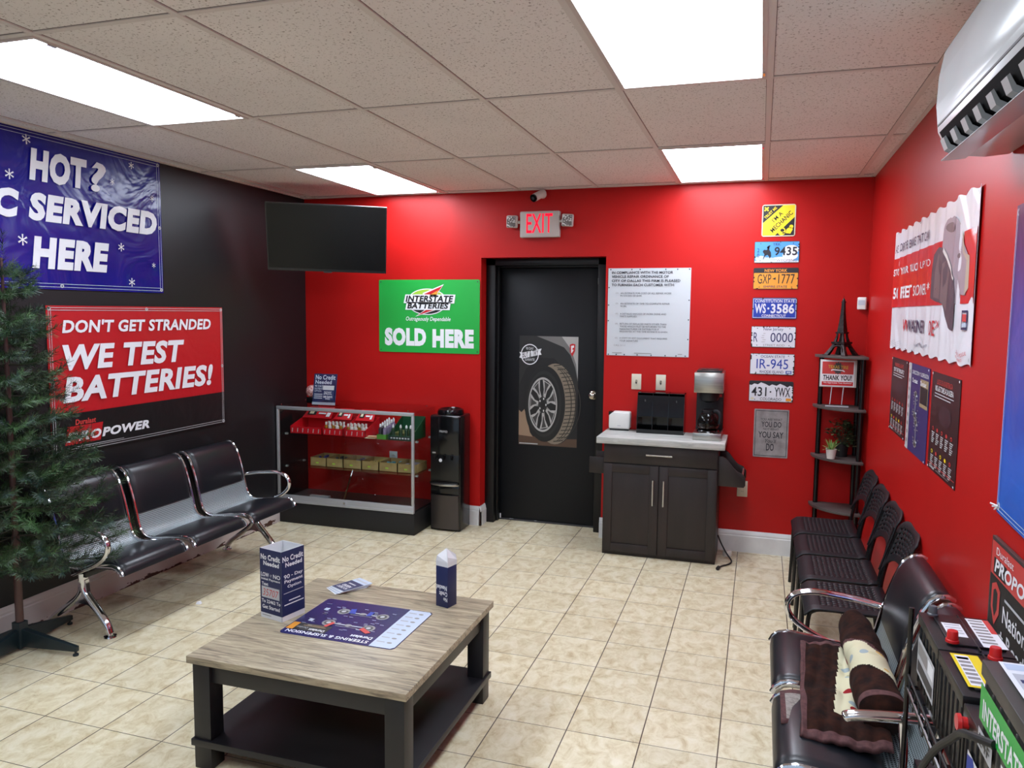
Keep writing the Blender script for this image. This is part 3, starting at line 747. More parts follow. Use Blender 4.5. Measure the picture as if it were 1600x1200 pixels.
# goods on the upper shelf
TR = mat('red card tray', '#c4121f', 0.4); TR2 = mat('dark red card', '#7d0f18', 0.45)
SZ = 0.7425
def red_tray(x, y, w, d, label):
    o = MB()
    o.box(0, w, 0, d, 0, 0.003)
    o.box(0, w, 0, 0.003, 0, 0.058)
    for xx in (0, w - 0.003): o.hexa([(xx, 0, 0), (xx + 0.003, 0, 0), (xx + 0.003, d, 0), (xx, d, 0), (xx, 0, 0.058), (xx + 0.003, 0, 0.058), (xx + 0.003, d, 0.135), (xx, d, 0.135)])
    o.box(0, w, d - 0.003, d, 0, 0.135)
    o = o.build('counter_display_tray', TR); o.location = (x, y, SZ)
    tag(o, label, 'display tray', 'red counter trays in the glass case')
    b = MB().hexa([(0.01, d * 0.62, 0.112), (w - 0.01, d * 0.62, 0.112), (w - 0.01, d * 0.62 + 0.003, 0.112), (0.01, d * 0.62 + 0.003, 0.112), (0.03, d - 0.006, 0.195), (w - 0.03, d - 0.006, 0.195), (w - 0.03, d - 0.003, 0.195), (0.03, d - 0.003, 0.195)]).build('header_card', TR, o)
    bb = MB()
    n = max(4, int(w / 0.045))
    for i in range(n):
        bb.hexa([(w * (i + 0.35) / n, -0.001, 0.012), (w * (i + 0.45) / n, -0.001, 0.012), (w * (i + 0.45) / n, 0, 0.012), (w * (i + 0.35) / n, 0, 0.012), (w * (i + 0.42) / n, -0.001, 0.044), (w * (i + 0.56) / n, -0.001, 0.044), (w * (i + 0.56) / n, 0, 0.044), (w * (i + 0.42) / n, 0, 0.044)])
    bb.build('print', P['lightgray'], o)
    dy, dz = (d * 0.38 - 0.006), 0.083
    pp = MB(); pm = []
    def q(u, v): return (0.03 + (w - 0.06) * u, d * 0.62 - 0.002 + dy * v - 0.0015, 0.112 + dz * v)
    for (u0, v0, u1, v1, c) in ((0.06, 0.25, 0.40, 0.92, 0), (0.13, 0.35, 0.30, 0.85, 1), (0.45, 0.62, 0.95, 0.82, 2), (0.50, 0.35, 0.80, 0.48, 2), (0.84, 0.15, 0.98, 0.5, 2)):
        k = 0.0008 * (1 + c)
        pp.add([(lambda r: (r[0], r[1] - k, r[2] + k * 0.5))(q(a_, b_)) for a_, b_ in ((u0, v0), (u1, v0), (u1, v1), (u0, v1))], [(0, 1, 2, 3)], c)
    pp.build('header_print', [P['black'], P['cream'], P['white']], o, smooth=0, fixn=False)
    return o
red_tray(0.095, -0.405, 0.295, 0.27, 'empty red card counter tray at the left of the upper glass shelf')
red_tray(0.400, -0.405, 0.185, 0.25, 'red counter tray of small bottles in the middle of the three trays')
red_tray(0.600, -0.405, 0.190, 0.25, 'red counter tray of small bottles farthest right, beside the paper strips')
def small_bottle(x, y, z, body, capm, h, r, label, group, nozzle=False):
    o = MB().lathe([(0, 0), (r, 0), (r, h * 0.62), (r * 0.9, h * 0.70), (r * 0.42, h * 0.76), (r * 0.42, h * 0.80), (0, h * 0.80)], (0, 0, 0), 14, cap=False).build('bottle', body)
    o.location = (x, y, z); tag(o, label, 'bottle', group)
    MB().lathe([(0, h * 0.79), (r * 0.55, h * 0.79), (r * 0.55, h * 0.93), (r * 0.3, h * 0.95), (r * 0.28, h), (0, h)] if nozzle else [(0, h * 0.78), (r * 0.62, h * 0.78), (r * 0.62, h), (0, h)], (0, 0, 0), 14, cap=False).build('cap', capm, o)
    return o
AMB = mat('amber liquid', '#b0762a', 0.1, trans=0.35); CLR = mat('pale bottle plastic', '#cfc9c4', 0.2); DKB = mat('dark bottle label', '#2a2530', 0.35); LBL = mat('lilac label', '#7d6f8d', 0.4); GRN = mat('dark green label', '#1d3b22', 0.4)
G1 = 'small bottles in the middle red tray'
for r in range(2):
    for i in range(5):
        small_bottle(0.424 + i * 0.034, -0.385 + r * 0.045, SZ + 0.0035 + 0.0, AMB if (i + r) % 2 == 0 else CLR, CLR, 0.105, 0.014, 'small fragrance bottle standing in the middle red tray of the glass case', G1)
G1 = 'small bottles in the right red tray'
for r in range(2):
    for i in range(5):
        small_bottle(0.626 + i * 0.034, -0.385 + r * 0.045, SZ + 0.0035, CLR if (i + r) % 3 else AMB, CLR, 0.100, 0.014, 'small fragrance bottle standing in the rightmost red tray of the glass case', G1)
GB = mat('bright green card', '#4d8a2c', 0.45); GD = mat('deep green card', '#12492c', 0.45)
for k, (dx, dy, rz) in enumerate(((0, 0, 0.1), (0.012, 0.018, -0.15), (0.004, 0.035, 0.25), (0.02, 0.01, -0.05))):
    o = MB().box(0, 0.085, 0, 0.05, 0, 0.003).build('scent_card', mat('peach card', '#cf9a72', 0.5) if k % 2 else P['cream']); o.location = (0.795 + dx, -0.425 + dy, SZ + 0.0035 * k); o.rotation_euler = (0, 0, rz)
    tag(o, ['bottom peach-white card of the loose pile between red tray and green box', 'second card from the bottom of the loose pile beside the green box', 'third card from the bottom of the loose pile beside the green box', 'top card of the loose pile between red tray and green box'][k], 'card', 'loose scent cards on the glass shelf')
def tray_box(name, x, y, z, w, d, h, m, label, cat, group=None, side=0.003, hb=None):
    o = MB(); hb = hb or h
    o.box(0, w, 0, d, 0, side); o.box(0, w, 0, side, 0, h); o.box(0, w, d - side, d, 0, hb)
    for xx in (0, w - side): o.hexa([(xx, 0, 0), (xx + side, 0, 0), (xx + side, d, 0), (xx, d, 0), (xx, 0, h), (xx + side, 0, h), (xx + side, d, hb), (xx, d, hb)])
    o = o.build(name, m); o.location = (x, y, z); return tag(o, label, cat, group)
tray_box('bottle_box', 0.905, -0.430, SZ, 0.085, 0.20, 0.040, GB, 'small bright green box of white-capped spray bottles in the glass case', 'box')
for i in range(2):
    for j in range(5): small_bottle(0.928 + i * 0.040, -0.410 + j * 0.038, SZ + 0.004, LBL if i else DKB, P['white'], 0.118 + 0.008 * j, 0.016, 'white-capped spray bottle standing in the bright green box', 'spray bottles in the bright green box', True)
d2 = tray_box('display_box', 1.005, -0.430, SZ, 0.205, 0.26, 0.038, GD, 'dark green open display box at the right end of the glass shelf', 'box', hb=0.165)
MB().box(0.010, 0.195, 0.05, 0.23, 0.004, 0.05).build('insert', mat('olive card', '#5b5a2c', 0.5), d2)
a = Art(0.205, 0.038, 0.0005, 0.0004); a.rect(0.05, 0.15, 0.95, 0.85, P['black'], 0)
for i in range(7): a.rect(0.1 + i * 0.12, 0.35, 0.18 + i * 0.12, 0.65, 'lightgray', 1)
a.build(d2)
for i, (bx, by) in enumerate(((1.035, -0.40), (1.10, -0.40), (1.150, -0.40), (1.186, -0.40))):
    small_bottle(bx, by, SZ + 0.004, GRN, P['white'], 0.118, 0.015, 'white-capped dark spray bottle standing in the dark green display box', 'spray bottles in the dark green box', True)
# small open cardboard boxes on the lower shelf
CB = noisy(mat('kraft cardboard', '#94804f', 0.8), '#8d7848', '#a08b5c', 12)
LSZ = 0.4685
cx = [0.245, 0.398, 0.556, 0.724, 0.880, 1.046]
cw = [0.148, 0.152, 0.162, 0.150, 0.160, 0.160]
lab = ['leftmost of the six small cardboard boxes in the glass case', 'second small cardboard box from the left in the glass case', 'third small cardboard box from the left in the glass case', 'fourth small cardboard box from the left in the glass case', 'fifth small cardboard box, below the grey outlet, in the glass case', 'rightmost of the six small cardboard boxes in the glass case']
cont = [P['purple'], P['darkgray'], mat('grey violet foil', '#5b5468', 0.4), mat('ochre packets', '#8d7a3a', 0.5), mat('cyan packets', '#5ba3b0', 0.4), mat('lilac packets', '#8f8a98', 0.5)]
for i in range(6):
    o = tray_box('cardboard_box', cx[i], -0.345, LSZ, cw[i], 0.21, 0.072, CB, lab[i], 'box', 'small cardboard boxes on the lower glass shelf', 0.003)
    ct = MB()
    rr = random.Random(i)
    for j in range(14):
        px, py = 0.02 + rr.random() * (cw[i] - 0.05), 0.02 + rr.random() * 0.16; hh = 0.045 + 0.02 * rr.random()
        ct.box(px, px + 0.012 + 0.02 * rr.random(), py, py + 0.012, 0.003, hh)
    ct.build('packet_fill', cont[i], o)['kind'] = 'stuff'
    MB().box(cw[i] * 0.35, cw[i] * 0.52, -0.0008, 0, 0.022, 0.034).build('price_sticker', P['lime'], o)
o = MB().tube([(0.585, -0.40, 0.201), (0.50, -0.10, 0.395)], 0.009, 10); o = o.build('metal_rod', M_CHROME); tag(o, 'thin chrome rod leaning inside the bottom of the glass case', 'rod')
o = MB().box(0.225, 0.405, -0.335, -0.300, 0.1905, 0.215).build('metal_bar', M_ALU, bevel=0.002); tag(o, 'flat silver bar lying on the black deck inside the glass case', 'bar')
# on top of the case: acrylic sign holder and the round ornament
t = thing('sign_holder', 'clear acrylic sign holder reading No Credit Needed on top of the glass case', 'sign holder', (0.302, -0.400, 0.9815), 0.06)
hold = MB().box(0, 0.205, -0.0015, 0.0015, 0.008, 0.262).build('back_sheet', P['navy'], t); hold.rotation_euler = (-0.20, 0, 0)
MB().box(-0.003, 0.208, -0.004, -0.0022, 0.006, 0.265).build('acrylic_sheet', M_ACRYL, t).rotation_euler = (-0.20, 0, 0)
MB().box(0, 0.205, -0.03, 0.085, 0, 0.004).build('foot', M_ACRYL, t)
bp = MB().box(0.095, 0.195, -0.018, -0.010, 0.045, 0.165).build('brochure', P['navy'], t); bp.rotation_euler = (-0.20, 0, 0)
a = Art(0.205, 0.262, 0.0018, 0.0003)
a.rect(0, 0.03, 1, 0.11, 'lightgray', 0)
a.text('No Credit', 0.07, 0.82, 0.93, 0.965, 'white', 1, 0.02); a.text('Needed', 0.07, 0.68, 0.78, 0.80, 'white', 1, 0.02)
a.text('90 DAY', 0.06, 0.58, 0.42, 0.645, 'white', 1, 0.01); a.text('PAYMENT', 0.06, 0.50, 0.42, 0.56, 'white', 1); a.text('OPTION', 0.06, 0.43, 0.36, 0.485, 'white', 1)
for k in range(3): a.rect(0.06, 0.34 - k * 0.06, 0.42, 0.375 - k * 0.06, 'lightgray', 1)
a.build(hold)
a = Art(0.10, 0.12, 0.0195, 0.0004, xf=lambda u, v: (0.095 + u, 0.045 + v)); a.rect(0, 0.70, 1, 1, 'lightgray', 0)
a.text('INSTANT', 0.15, 0.50, 0.8, 0.6, 'white', 1); a.text('APPROVAL', 0.1, 0.38, 0.85, 0.48, 'white', 1); a.text('100 DAYS', 0.1, 0.16, 0.9, 0.30, 'white', 1, 0.02); a.text('FREE', 0.3, 0.05, 0.7, 0.13, 'white', 1)
a.build(bp)
t = thing('award_ornament', 'round pinkish glass ornament on a black base behind the acrylic sign', 'ornament', (0.205, -0.240, 0.9815))
MB().box(-0.035, 0.035, -0.035, 0.035, 0, 0.05).build('base', M_GLOSSBLK, t, bevel=0.004)
o = MB().lathe([(0.052 * math.sin(PI * i / 14), 0.098 - 0.052 * math.cos(PI * i / 14)) for i in range(15)], (0, 0, 0), 20, cap=False).build('globe', noisy(mat('pink cut glass', '#b06a66', 0.1, spec=0.8), '#8a2e30', '#d9b7b2', 60), t)

# ================================================================ water cooler
t = thing('water_cooler', 'tall black water cooler between the glass case and the doorway', 'water cooler', (1.415, 0, 0))
f = MB(); f.box(-0.130, 0.130, -0.245, -0.025, 0, 0.935)
f.build('body', mat('cooler black', '#101012', 0.22), t, bevel=0.012, seg=3)
MB().box(-0.124, 0.124, -0.262, -0.240, 0.62, 0.930).build('upper_panel', M_GLOSSBLK, t, bevel=0.008)
f = MB(); f.box(-0.122, 0.122, -0.258, -0.240, 0.40, 0.625); f.box(-0.122, 0.122, -0.275, -0.240, 0.385, 0.400)
f.build('dispensing_bay', mat('bay black', '#0a0a0b', 0.3), t, bevel=0.004)
f = MB()
f.prism([(0.122 * math.cos(PI + PI * i / 12), -0.25 - 0.05 * math.sin(PI * i / 12)) for i in range(13)], 'z', 0.375, 0.390)
f.build('drip_tray', M_STEEL, t, bevel=0.002)
MB().box(-0.122, 0.122, -0.252, -0.240, 0.30, 0.370).build('tray_housing', M_GLOSSBLK, t, bevel=0.004)
f = MB(); pr = [(-0.124, -0.235), (-0.118, -0.258), (-0.06, -0.268), (0.06, -0.268), (0.118, -0.258), (0.124, -0.235)]
f.prism(pr, 'z', 0.02, 0.295)
f.build('lower_door', mat('dark stainless', '#4f4a49', 0.3, 0.8), t, smooth=50)
for x in (-0.065, 0.0, 0.065): MB().tube([(x, -0.266, 0.618), (x, -0.272, 0.585)], [0.012, 0.009], 10).build('tap', M_GLOSSBLK, t)
a = Art(0.248, 0.31, 0.2632, 0.0005, xf=lambda u, v: (u - 0.124, v + 0.62)); a.text('PRIMO', 0.33, 0.58, 0.60, 0.635, 'lightgray', 0); a.rect(0.08, 0.03, 0.2, 0.07, 'gray', 0); a.build(t)
MB().lathe([(0, -0.0015), (0.014, -0.0015), (0.014, 0)], (-0.035, -0.2585, 0.575), 16, axis='y', cap=False).build('sticker', P['white'], t)
MB().lathe([(0.105, 0), (0.108, 0.018), (0.100, 0.040), (0.086, 0.046), (0.070, 0.030), (0.045, 0.022), (0.0, 0.022)], (0.0, -0.13, 0.934), 28).build('bottle_collar', M_GLOSSBLK, t)
MB().lathe([(0.018, 0.02), (0.016, 0.045), (0, 0.047)], (0.0, -0.13, 0.934), 14).build('probe', M_GLOSSBLK, t)
# ================================================================ coffee station
t = thing('coffee_cabinet', 'dark espresso cabinet with whitewashed top, one drawer and two doors', 'cabinet', (3.1225, 0, 0))
HB = 0.4025
f = MB(); f.box(-HB, HB, -0.385, -0.022, 0.0, 0.825)
body = f.build('body', M_ESPRESSO, t, bevel=0.002)
MB().box(-0.4475, 0.4475, -0.450, -0.004, 0.826, 0.872).build('countertop', M_WASH, t, bevel=0.003)
dr = MB().box(-HB + 0.004, HB - 0.004, -0.402, -0.386, 0.684, 0.818).build('drawer', M_ESPRESSO, t, bevel=0.002)
def bar_handle(a, b, par, out=0.03):
    m = MB(); m.tube([a, b], 0.0065, 10)
    A, B = Vector(a), Vector(b)
    for k in (0.12, 0.88):
        p = A.lerp(B, k); m.tube([p, p + Vector((0, out, 0))], 0.005, 8)
    return m.build('handle', mat('satin nickel', '#c9c7c2', 0.25, 0.9), par)
bar_handle((-0.092, -0.432, 0.757), (0.092, -0.432, 0.757), dr)
for sx in (-1, 1):
    x0, x1 = (-HB + 0.004, -0.004) if sx < 0 else (0.004, HB - 0.004)
    d = MB(); d.box(x0, x1, -0.398, -0.386, 0.028, 0.676)
    fr = 0.062
    d.box(x0, x0 + fr, -0.406, -0.398, 0.028, 0.676); d.box(x1 - fr, x1, -0.406, -0.398, 0.028, 0.676)
    d.box(x0 + fr, x1 - fr, -0.406, -0.398, 0.614, 0.676); d.box(x0 + fr, x1 - fr, -0.406, -0.398, 0.028, 0.090)
    d = d.build('door', M_ESPRESSO, t, bevel=0.0015)
    bar_handle((sx * 0.038, -0.436, 0.395), (sx * 0.038, -0.436, 0.580), d)
# spice rack on the right flank: two shaped boards with a rail between, towel rack on the left
f = MB()
pr = [(HB, 0.560), (HB + 0.175, 0.560), (HB + 0.185, 0.575), (HB + 0.185, 0.625), (HB + 0.165, 0.655), (HB + 0.125, 0.672), (HB + 0.095, 0.705), (HB + 0.065, 0.745), (HB + 0.035, 0.768), (HB, 0.772)]
f.prism(pr, 'y', -0.365, -0.352); f.prism(pr, 'y', -0.075, -0.062)
f.box(HB, HB + 0.170, -0.352, -0.075, 0.560, 0.572)
rk = f.build('spice_rack', M_ESPRESSO, t, bevel=0.0015)
MB().tube([(HB + 0.165, -0.353, 0.640), (HB + 0.165, -0.074, 0.640)], 0.007, 10).build('rail', mat('satin nickel', '#c9c7c2', 0.25, 0.9), rk)
f = MB(); f.box(-HB - 0.115, -HB, -0.345, -0.330, 0.585, 0.705); f.box(-HB - 0.115, -HB, -0.10, -0.085, 0.585, 0.705)
f.tube([(-HB - 0.085, -0.331, 0.655), (-HB - 0.085, -0.099, 0.655)], 0.010, 10)
f.build('towel_rack', M_ESPRESSO, t, bevel=0.0015)
CZ = 0.8725
# white cube
t = thing('white_cube_speaker', 'small white rounded cube device with a dark corner on the coffee counter', 'speaker', (2.777, -0.062, CZ), 0.0)
MB().box(-0.080, 0.080, -0.045, 0.045, 0.012, 0.142).build('body', M_WHITE, t, bevel=0.012, seg=3)
MB().box(-0.072, 0.072, -0.040, 0.040, 0, 0.013).build('base', M_GLOSSBLK, t)
MB().prism([(-0.0805, 0.143), (-0.0805, 0.112), (-0.045, 0.143)], 'y', -0.046, 0.02).build('dark_corner', M_GLOSSBLK, t)
a = Art(0.16, 0.13, 0.0455, 0.0004, xf=lambda u, v: (u - 0.08, v + 0.012)); a.rect(0.42, 0.17, 0.58, 0.215, 'lightgray', 0); a.build(t)
# cup dispenser
t = thing('cup_organizer', 'glossy black three-column cup and lid organizer on the coffee counter', 'organizer', (3.090, 0, CZ))
f = MB()
f.box(-0.172, 0.172, -0.030, -0.022, 0, 0.300); f.box(-0.172, 0.172, -0.165, -0.022, 0, 0.006)
for x in (-0.172, -0.060, 0.056, 0.168): f.prism([(-0.030, 0), (-0.165, 0), (-0.165, 0.125), (-0.135, 0.300), (-0.030, 0.300)], 'x', x, x + 0.004)
for x0, x1 in ((-0.168, -0.060), (-0.056, 0.056), (0.060, 0.168)):
    f.box(x0, x1, -0.158, -0.030, 0.120, 0.126)
    f.box(x0, x1, -0.166, -0.162, 0, 0.030)
f.box(-0.172, 0.172, -0.135, -0.030, 0.296, 0.300)
f.build('body', M_GLOSSBLK, t)
for x0, x1 in ((-0.168, -0.060), (-0.056, 0.056), (0.060, 0.168)):
    MB().hexa([(x0, -0.162, 0.128), (x1, -0.162, 0.128), (x1, -0.158, 0.128), (x0, -0.158, 0.128), (x0, -0.138, 0.28), (x1, -0.138, 0.28), (x1, -0.134, 0.28), (x0, -0.134, 0.28)]).build('front_panel', mat('smoky black acrylic', '#101319', 0.08), t)
for x in (-0.114, 0.114): MB().box(x - 0.004, x + 0.004, -0.150, -0.1465, 0.235, 0.250).build('label', P['darkgray'], t)
# coffee maker
t = thing('coffee_maker', 'steel and black commercial coffee maker holding a glass pot', 'coffee maker', (3.440, 0, CZ))
f = MB(); f.box(-0.098, 0.098, -0.345, -0.045, 0, 0.052)
f.build('base', M_STEEL, t, bevel=0.003)
MB().lathe([(0, 0.012), (0.072, 0.012), (0.076, 0.004), (0.080, 0), (0, 0)], (0, -0.235, 0.052), 28, cap=False).build('warming_plate', M_GLOSSBLK, t)
MB().box(-0.094, 0.094, -0.135, -0.045, 0.052, 0.335).build('column', M_PLASTIC, t, bevel=0.003)
MB().box(-0.100, 0.100, -0.330, -0.040, 0.335, 0.478).build('housing', M_STEEL, t, bevel=0.004)
f = MB(); f.lathe([(0.072, 0.0), (0.072, -0.030), (0.060, -0.060), (0.03, -0.075), (0, -0.075)], (0, -0.230, 0.335), 24)
f.build('brew_funnel', M_PLASTIC, t)
f = MB(); f.box(-0.085, 0.085, -0.300, -0.06, 0.478, 0.492); f.box(-0.060, 0.060, -0.26, -0.10, 0.492, 0.497)
f.build('lid', mat('dark lid plastic', '#2b2b2c', 0.25), t, bevel=0.004)
MB().box(0.066, 0.086, -0.1375, -0.135, 0.29, 0.31).build('switch', P['red'], t)
p = thing('coffee_pot', 'round glass coffee pot with black collar on the warming plate', 'coffee pot', (3.440, -0.235, CZ + 0.0645))
MB().lathe([(0, 0), (0.055, 0), (0.068, 0.012), (0.078, 0.04), (0.076, 0.07), (0.062, 0.10), (0.046, 0.118), (0.040, 0.128)], (0, 0, 0), 28, cap=False).build('glass_body', M_SMOKE, p)
MB().lathe([(0.040, 0.118), (0.049, 0.120), (0.049, 0.135), (0.052, 0.142), (0.030, 0.148), (0, 0.150)], (0, 0, 0), 28, cap=False).build('collar', M_PLASTIC, p)
MB().tube(smoothp([(0.0, -0.047, 0.135), (0.0, -0.085, 0.138), (0.0, -0.105, 0.110), (0.0, -0.100, 0.05)], 5), 0.009, 10, ry=0.012).build('handle', M_PLASTIC, p)
MB().lathe([(0, 0.003), (0.055, 0.004), (0.066, 0.014), (0.072, 0.026), (0, 0.026)], (0, 0, 0), 28, cap=False).build('coffee', mat('black coffee', '#20120b', 0.1), p)
p.rotation_euler = (0, 0, 0.9)
# power bits on the floor by the cabinet
o = MB().box(-0.028, 0.028, -0.020, 0.020, 0, 0.042).build('power_adapter', M_WHITE, bevel=0.005); o.location = (3.600, -0.150, 0.0); o.rotation_euler = (0, 0, 0.5)
tag(o, 'white power adapter lying on the floor beside the coffee cabinet', 'adapter')
o = MB().tube(smoothp([(3.532, -0.19, 0.16), (3.56, -0.20, 0.10), (3.60, -0.24, 0.045), (3.635, -0.29, 0.012), (3.62, -0.36, 0.008), (3.575, -0.42, 0.008), (3.555, -0.47, 0.010)], 6), 0.0055, 8)
o.tube([(3.556, -0.468, 0.013), (3.55, -0.505, 0.013)], 0.012, 10)
o = o.build('power_cable', M_MATBLK); tag(o, 'black power cord trailing on the floor by the cabinet', 'cable')
o = MB().tube(smoothp([(3.640, -0.16, 0.010), (3.66, -0.17, 0.004), (3.72, -0.20, 0.004), (3.70, -0.27, 0.004), (3.64, -0.26, 0.004)], 6), 0.002, 6).build('thin_wire', P['cream']); tag(o, 'thin pale wire looped on the floor near the baseboard', 'wire')

# ================================================================ corner shelf and what stands on it
M_SHELF = noisy(mat('charcoal shelf board', '#4a4240', 0.55), '#433b39', '#534a47', 10, (0.3, 1, 1))
t = thing('corner_shelf', 'narrow five-tier corner shelf with quarter-round charcoal boards and black tube posts', 'shelf', (4.455, -0.022, 0))
RS = 0.312
TIERS = (0.085, 0.430, 0.782, 1.134, 1.486)
for z in TIERS:
    pts = [(0, 0), (-RS, 0)] + [(-RS * math.cos(a), -RS * math.sin(a)) for a in [PI / 2 * i / 14 for i in range(1, 14)]] + [(0, -RS)]
    MB().prism(pts, 'z', z - 0.018, z).build('shelf_board', M_SHELF, t, bevel=0.001)
for x, y in ((-0.268, -0.030), (-0.026, -0.262), (-0.026, -0.026)):
    zs = [0] + [z for z in TIERS]
    f = MB()
    for a_, b_ in zip(zs[:-1], zs[1:]): f.lathe([(0.0165, 0), (0.0165, b_ - 0.018 - a_)], (x, y, a_), 16)
    f.build('post', M_TUBE, t)
# tower souvenir
t = thing('tower_figurine', 'black metal lattice tower figurine standing on the top of the corner shelf', 'figurine', (4.302, -0.150, 1.4865), PI / 4 + 0.12)
M_TOW = noisy(mat('dark cast metal', '#2a2424', 0.45, 0.6), '#1d1919', '#3a3232', 60)
def hw(z):                                              # half width of the tower's outline
    pts = [(0, 0.082), (0.03, 0.064), (0.06, 0.049), (0.082, 0.041), (0.12, 0.030), (0.152, 0.0250), (0.20, 0.0195), (0.26, 0.0140), (0.33, 0.0100), (0.36, 0.009)]
    for (a_, b_), (c_, d_) in zip(pts, pts[1:]):
        if z <= c_: return b_ + (d_ - b_) * (z - a_) / (c_ - a_)
    return 0.009
for sx in (-1, 1):
    for sy in (-1, 1):
        zz = [0, 0.02, 0.04, 0.06, 0.08, 0.10, 0.12, 0.15]
        f = MB()
        for z0, z1 in zip(zz, zz[1:]):
            w0, w1 = max(0.009, 0.030 - z0 * 0.14), max(0.009, 0.030 - z1 * 0.14)
            a0, a1 = hw(z0), hw(z1); V = []
            for (h_, w_, z_) in ((a0, w0, z0), (a1, w1, z1)):
                xs = sorted((sx * h_, sx * (h_ - w_))); ysr = sorted((sy * h_, sy * (h_ - w_)))
                V += [(xs[0], ysr[0], z_), (xs[1], ysr[0], z_), (xs[1], ysr[1], z_), (xs[0], ysr[1], z_)]
            f.hexa(V)
        q = hw(0) - 0.010; f.box(sx * q - 0.015, sx * q + 0.015, sy * q - 0.015, sy * q + 0.015, 0, 0.004)
        f.build('leg', M_TOW, t)
f = MB()
for z0, z1, e in ((0.078, 0.088, 0.006), (0.088, 0.092, 0.010), (0.148, 0.156, 0.005), (0.156, 0.159, 0.008)):
    w_ = hw(z0) + e; f.box(-w_, w_, -w_, w_, z0, z1)
f.build('platform', M_TOW, t)
f = MB()                                                # arches between the feet
for s in (-1, 1):
    for ax in (0, 1):
        pts = []
        for i in range(13):
            a_ = PI * i / 12; c_ = 0.050 * math.cos(a_); z_ = 0.020 + 0.048 * math.sin(a_); e_ = s * (hw(z_) - 0.006)
            pts.append((c_, e_, z_) if ax == 0 else (e_, c_, z_))
        f.tube(pts, 0.008, 6)
f.build('arch', M_TOW, t)
f = MB(); zz = [0.159, 0.20, 0.24, 0.28, 0.32, 0.36]
for z0, z1 in zip(zz, zz[1:]):
    a0, a1 = hw(z0), hw(z1); f.hexa([(-a0, -a0, z0), (a0, -a0, z0), (a0, a0, z0), (-a0, a0, z0), (-a1, -a1, z1), (a1, -a1, z1), (a1, a1, z1), (-a1, a1, z1)])
f.box(-0.012, 0.012, -0.012, 0.012, 0.36, 0.366); f.lathe([(0.010, 0.366), (0.010, 0.376), (0.006, 0.384), (0.002, 0.388), (0.002, 0.402), (0, 0.404)], (0, 0, 0), 12)
f.build('spire', M_TOW, t)
# thank-you sign
t = thing('table_sign', 'white framed THANK YOU sign on two thin rods on the second tier', 'sign', (4.286, -0.190, 1.1345), -0.03)
MB().box(-0.075, 0.072, -0.030, 0.030, 0, 0.014).build('base', mat('dark sign base', '#241c1c', 0.35), t, bevel=0.002)
MB().box(-0.075, 0.072, -0.0312, -0.0300, 0.002, 0.012).build('base_strip', P['silver'], t)
for x in (-0.040, 0.034): MB().tube([(x - 0.004, 0.0, 0.012), (x + 0.004, 0.0, 0.140)], 0.003, 8).build('rod', P['silver'], t)
fb = MB().box(-0.116, 0.116, -0.006, 0.006, 0.136, 0.322).build('frame', mat('silver sign frame', '#c4c1bd', 0.3), t, bevel=0.002)
a = Art(0.232, 0.186, 0.0068, 0.0005, xf=lambda u, v: (u - 0.116, v + 0.136))
a.rect(0.02, 0.03, 0.94, 0.97, 'white', 0); a.rect(0.06, 0.48, 0.91, 0.93, 'softred', 1); a.rect(0.06, 0.06, 0.91, 0.20, 'red', 1)
a.ell(0.49, 0.70, 0.115, 0.195, 'darkgray', 2, 24)
for i in range(12): a.ell(0.49 + 0.125 * math.cos(i * PI / 6), 0.70 + 0.21 * math.sin(i * PI / 6), 0.018, 0.024, 'darkgray', 2, 8)
a.poly([(0.31, 0.585), (0.34, 0.62), (0.60, 0.60), (0.66, 0.56), (0.68, 0.58), (0.64, 0.63), (0.36, 0.66), (0.30, 0.64)], 'white', 3)
a.text('TEXAS TIRE', 0.22, 0.68, 0.76, 0.80, 'gold', 4, 0.02, slant=-0.03); a.text('THANK YOU!', 0.09, 0.25, 0.87, 0.44, 'black', 2, 0.03, 0.1)
a.text('We Appreciate Your Business!', 0.10, 0.115, 0.87, 0.185, 'white', 2, 0.01)
a.build(fb)
# plants
def leaf(mb, base, d, up_, L, w, mi=0, bend=0.3, n=3):
    b = Vector(base); d = Vector(d).normalized(); s = d.cross(Vector((0, 0, 1)))
    s = s.normalized() if s.length > 1e-3 else Vector((1, 0, 0)); vs = []
    for i in range(n + 1):
        t_ = i / n; p = b + d * L * t_ + Vector((0, 0, up_ * L * t_ - bend * L * t_ * t_)); ww = w * (1 - t_) ** 0.7 * (0.6 + 0.8 * t_ if t_ < 0.5 else 1)
        vs += [p + s * ww / 2, p + Vector((0, 0, -0.15 * ww)), p - s * ww / 2]
    fs = []
    for i in range(n):
        a_ = i * 3; fs += [(a_, a_ + 1, a_ + 4, a_ + 3), (a_ + 1, a_ + 2, a_ + 5, a_ + 4)]
    mb.add(vs, fs, mi)
t = thing('potted_succulent', 'small spiky green plant in a white pot on the middle shelf tier', 'plant', (4.262, -0.235, 0.7825))
MB().lathe([(0.026, 0), (0.034, 0.060), (0.036, 0.066), (0.032, 0.066), (0.030, 0.056), (0, 0.054)], (0, 0, 0), 24).build('pot', mat('white ceramic', '#dfdad6', 0.4), t)
f = MB(); rr = random.Random(3)
for i in range(46):
    a_ = rr.random() * 2 * PI; e_ = rr.random()
    leaf(f, (0.006 * math.cos(a_), 0.006 * math.sin(a_), 0.054), (math.cos(a_), math.sin(a_), 0), 0.5 + 2.2 * e_, 0.070 - 0.035 * e_, 0.010, i % 2, 0.25 + 0.2 * (1 - e_), 4)
f.build('leaves', [mat('bright leaf green', '#4f8a34', 0.5), mat('pale leaf green', '#a9c47c', 0.5)], t, smooth=0, fixn=False)['kind'] = 'stuff'
t = thing('potted_plant', 'bushy dark green plant in a black pot behind the white pot', 'plant', (4.338, -0.120, 0.7825))
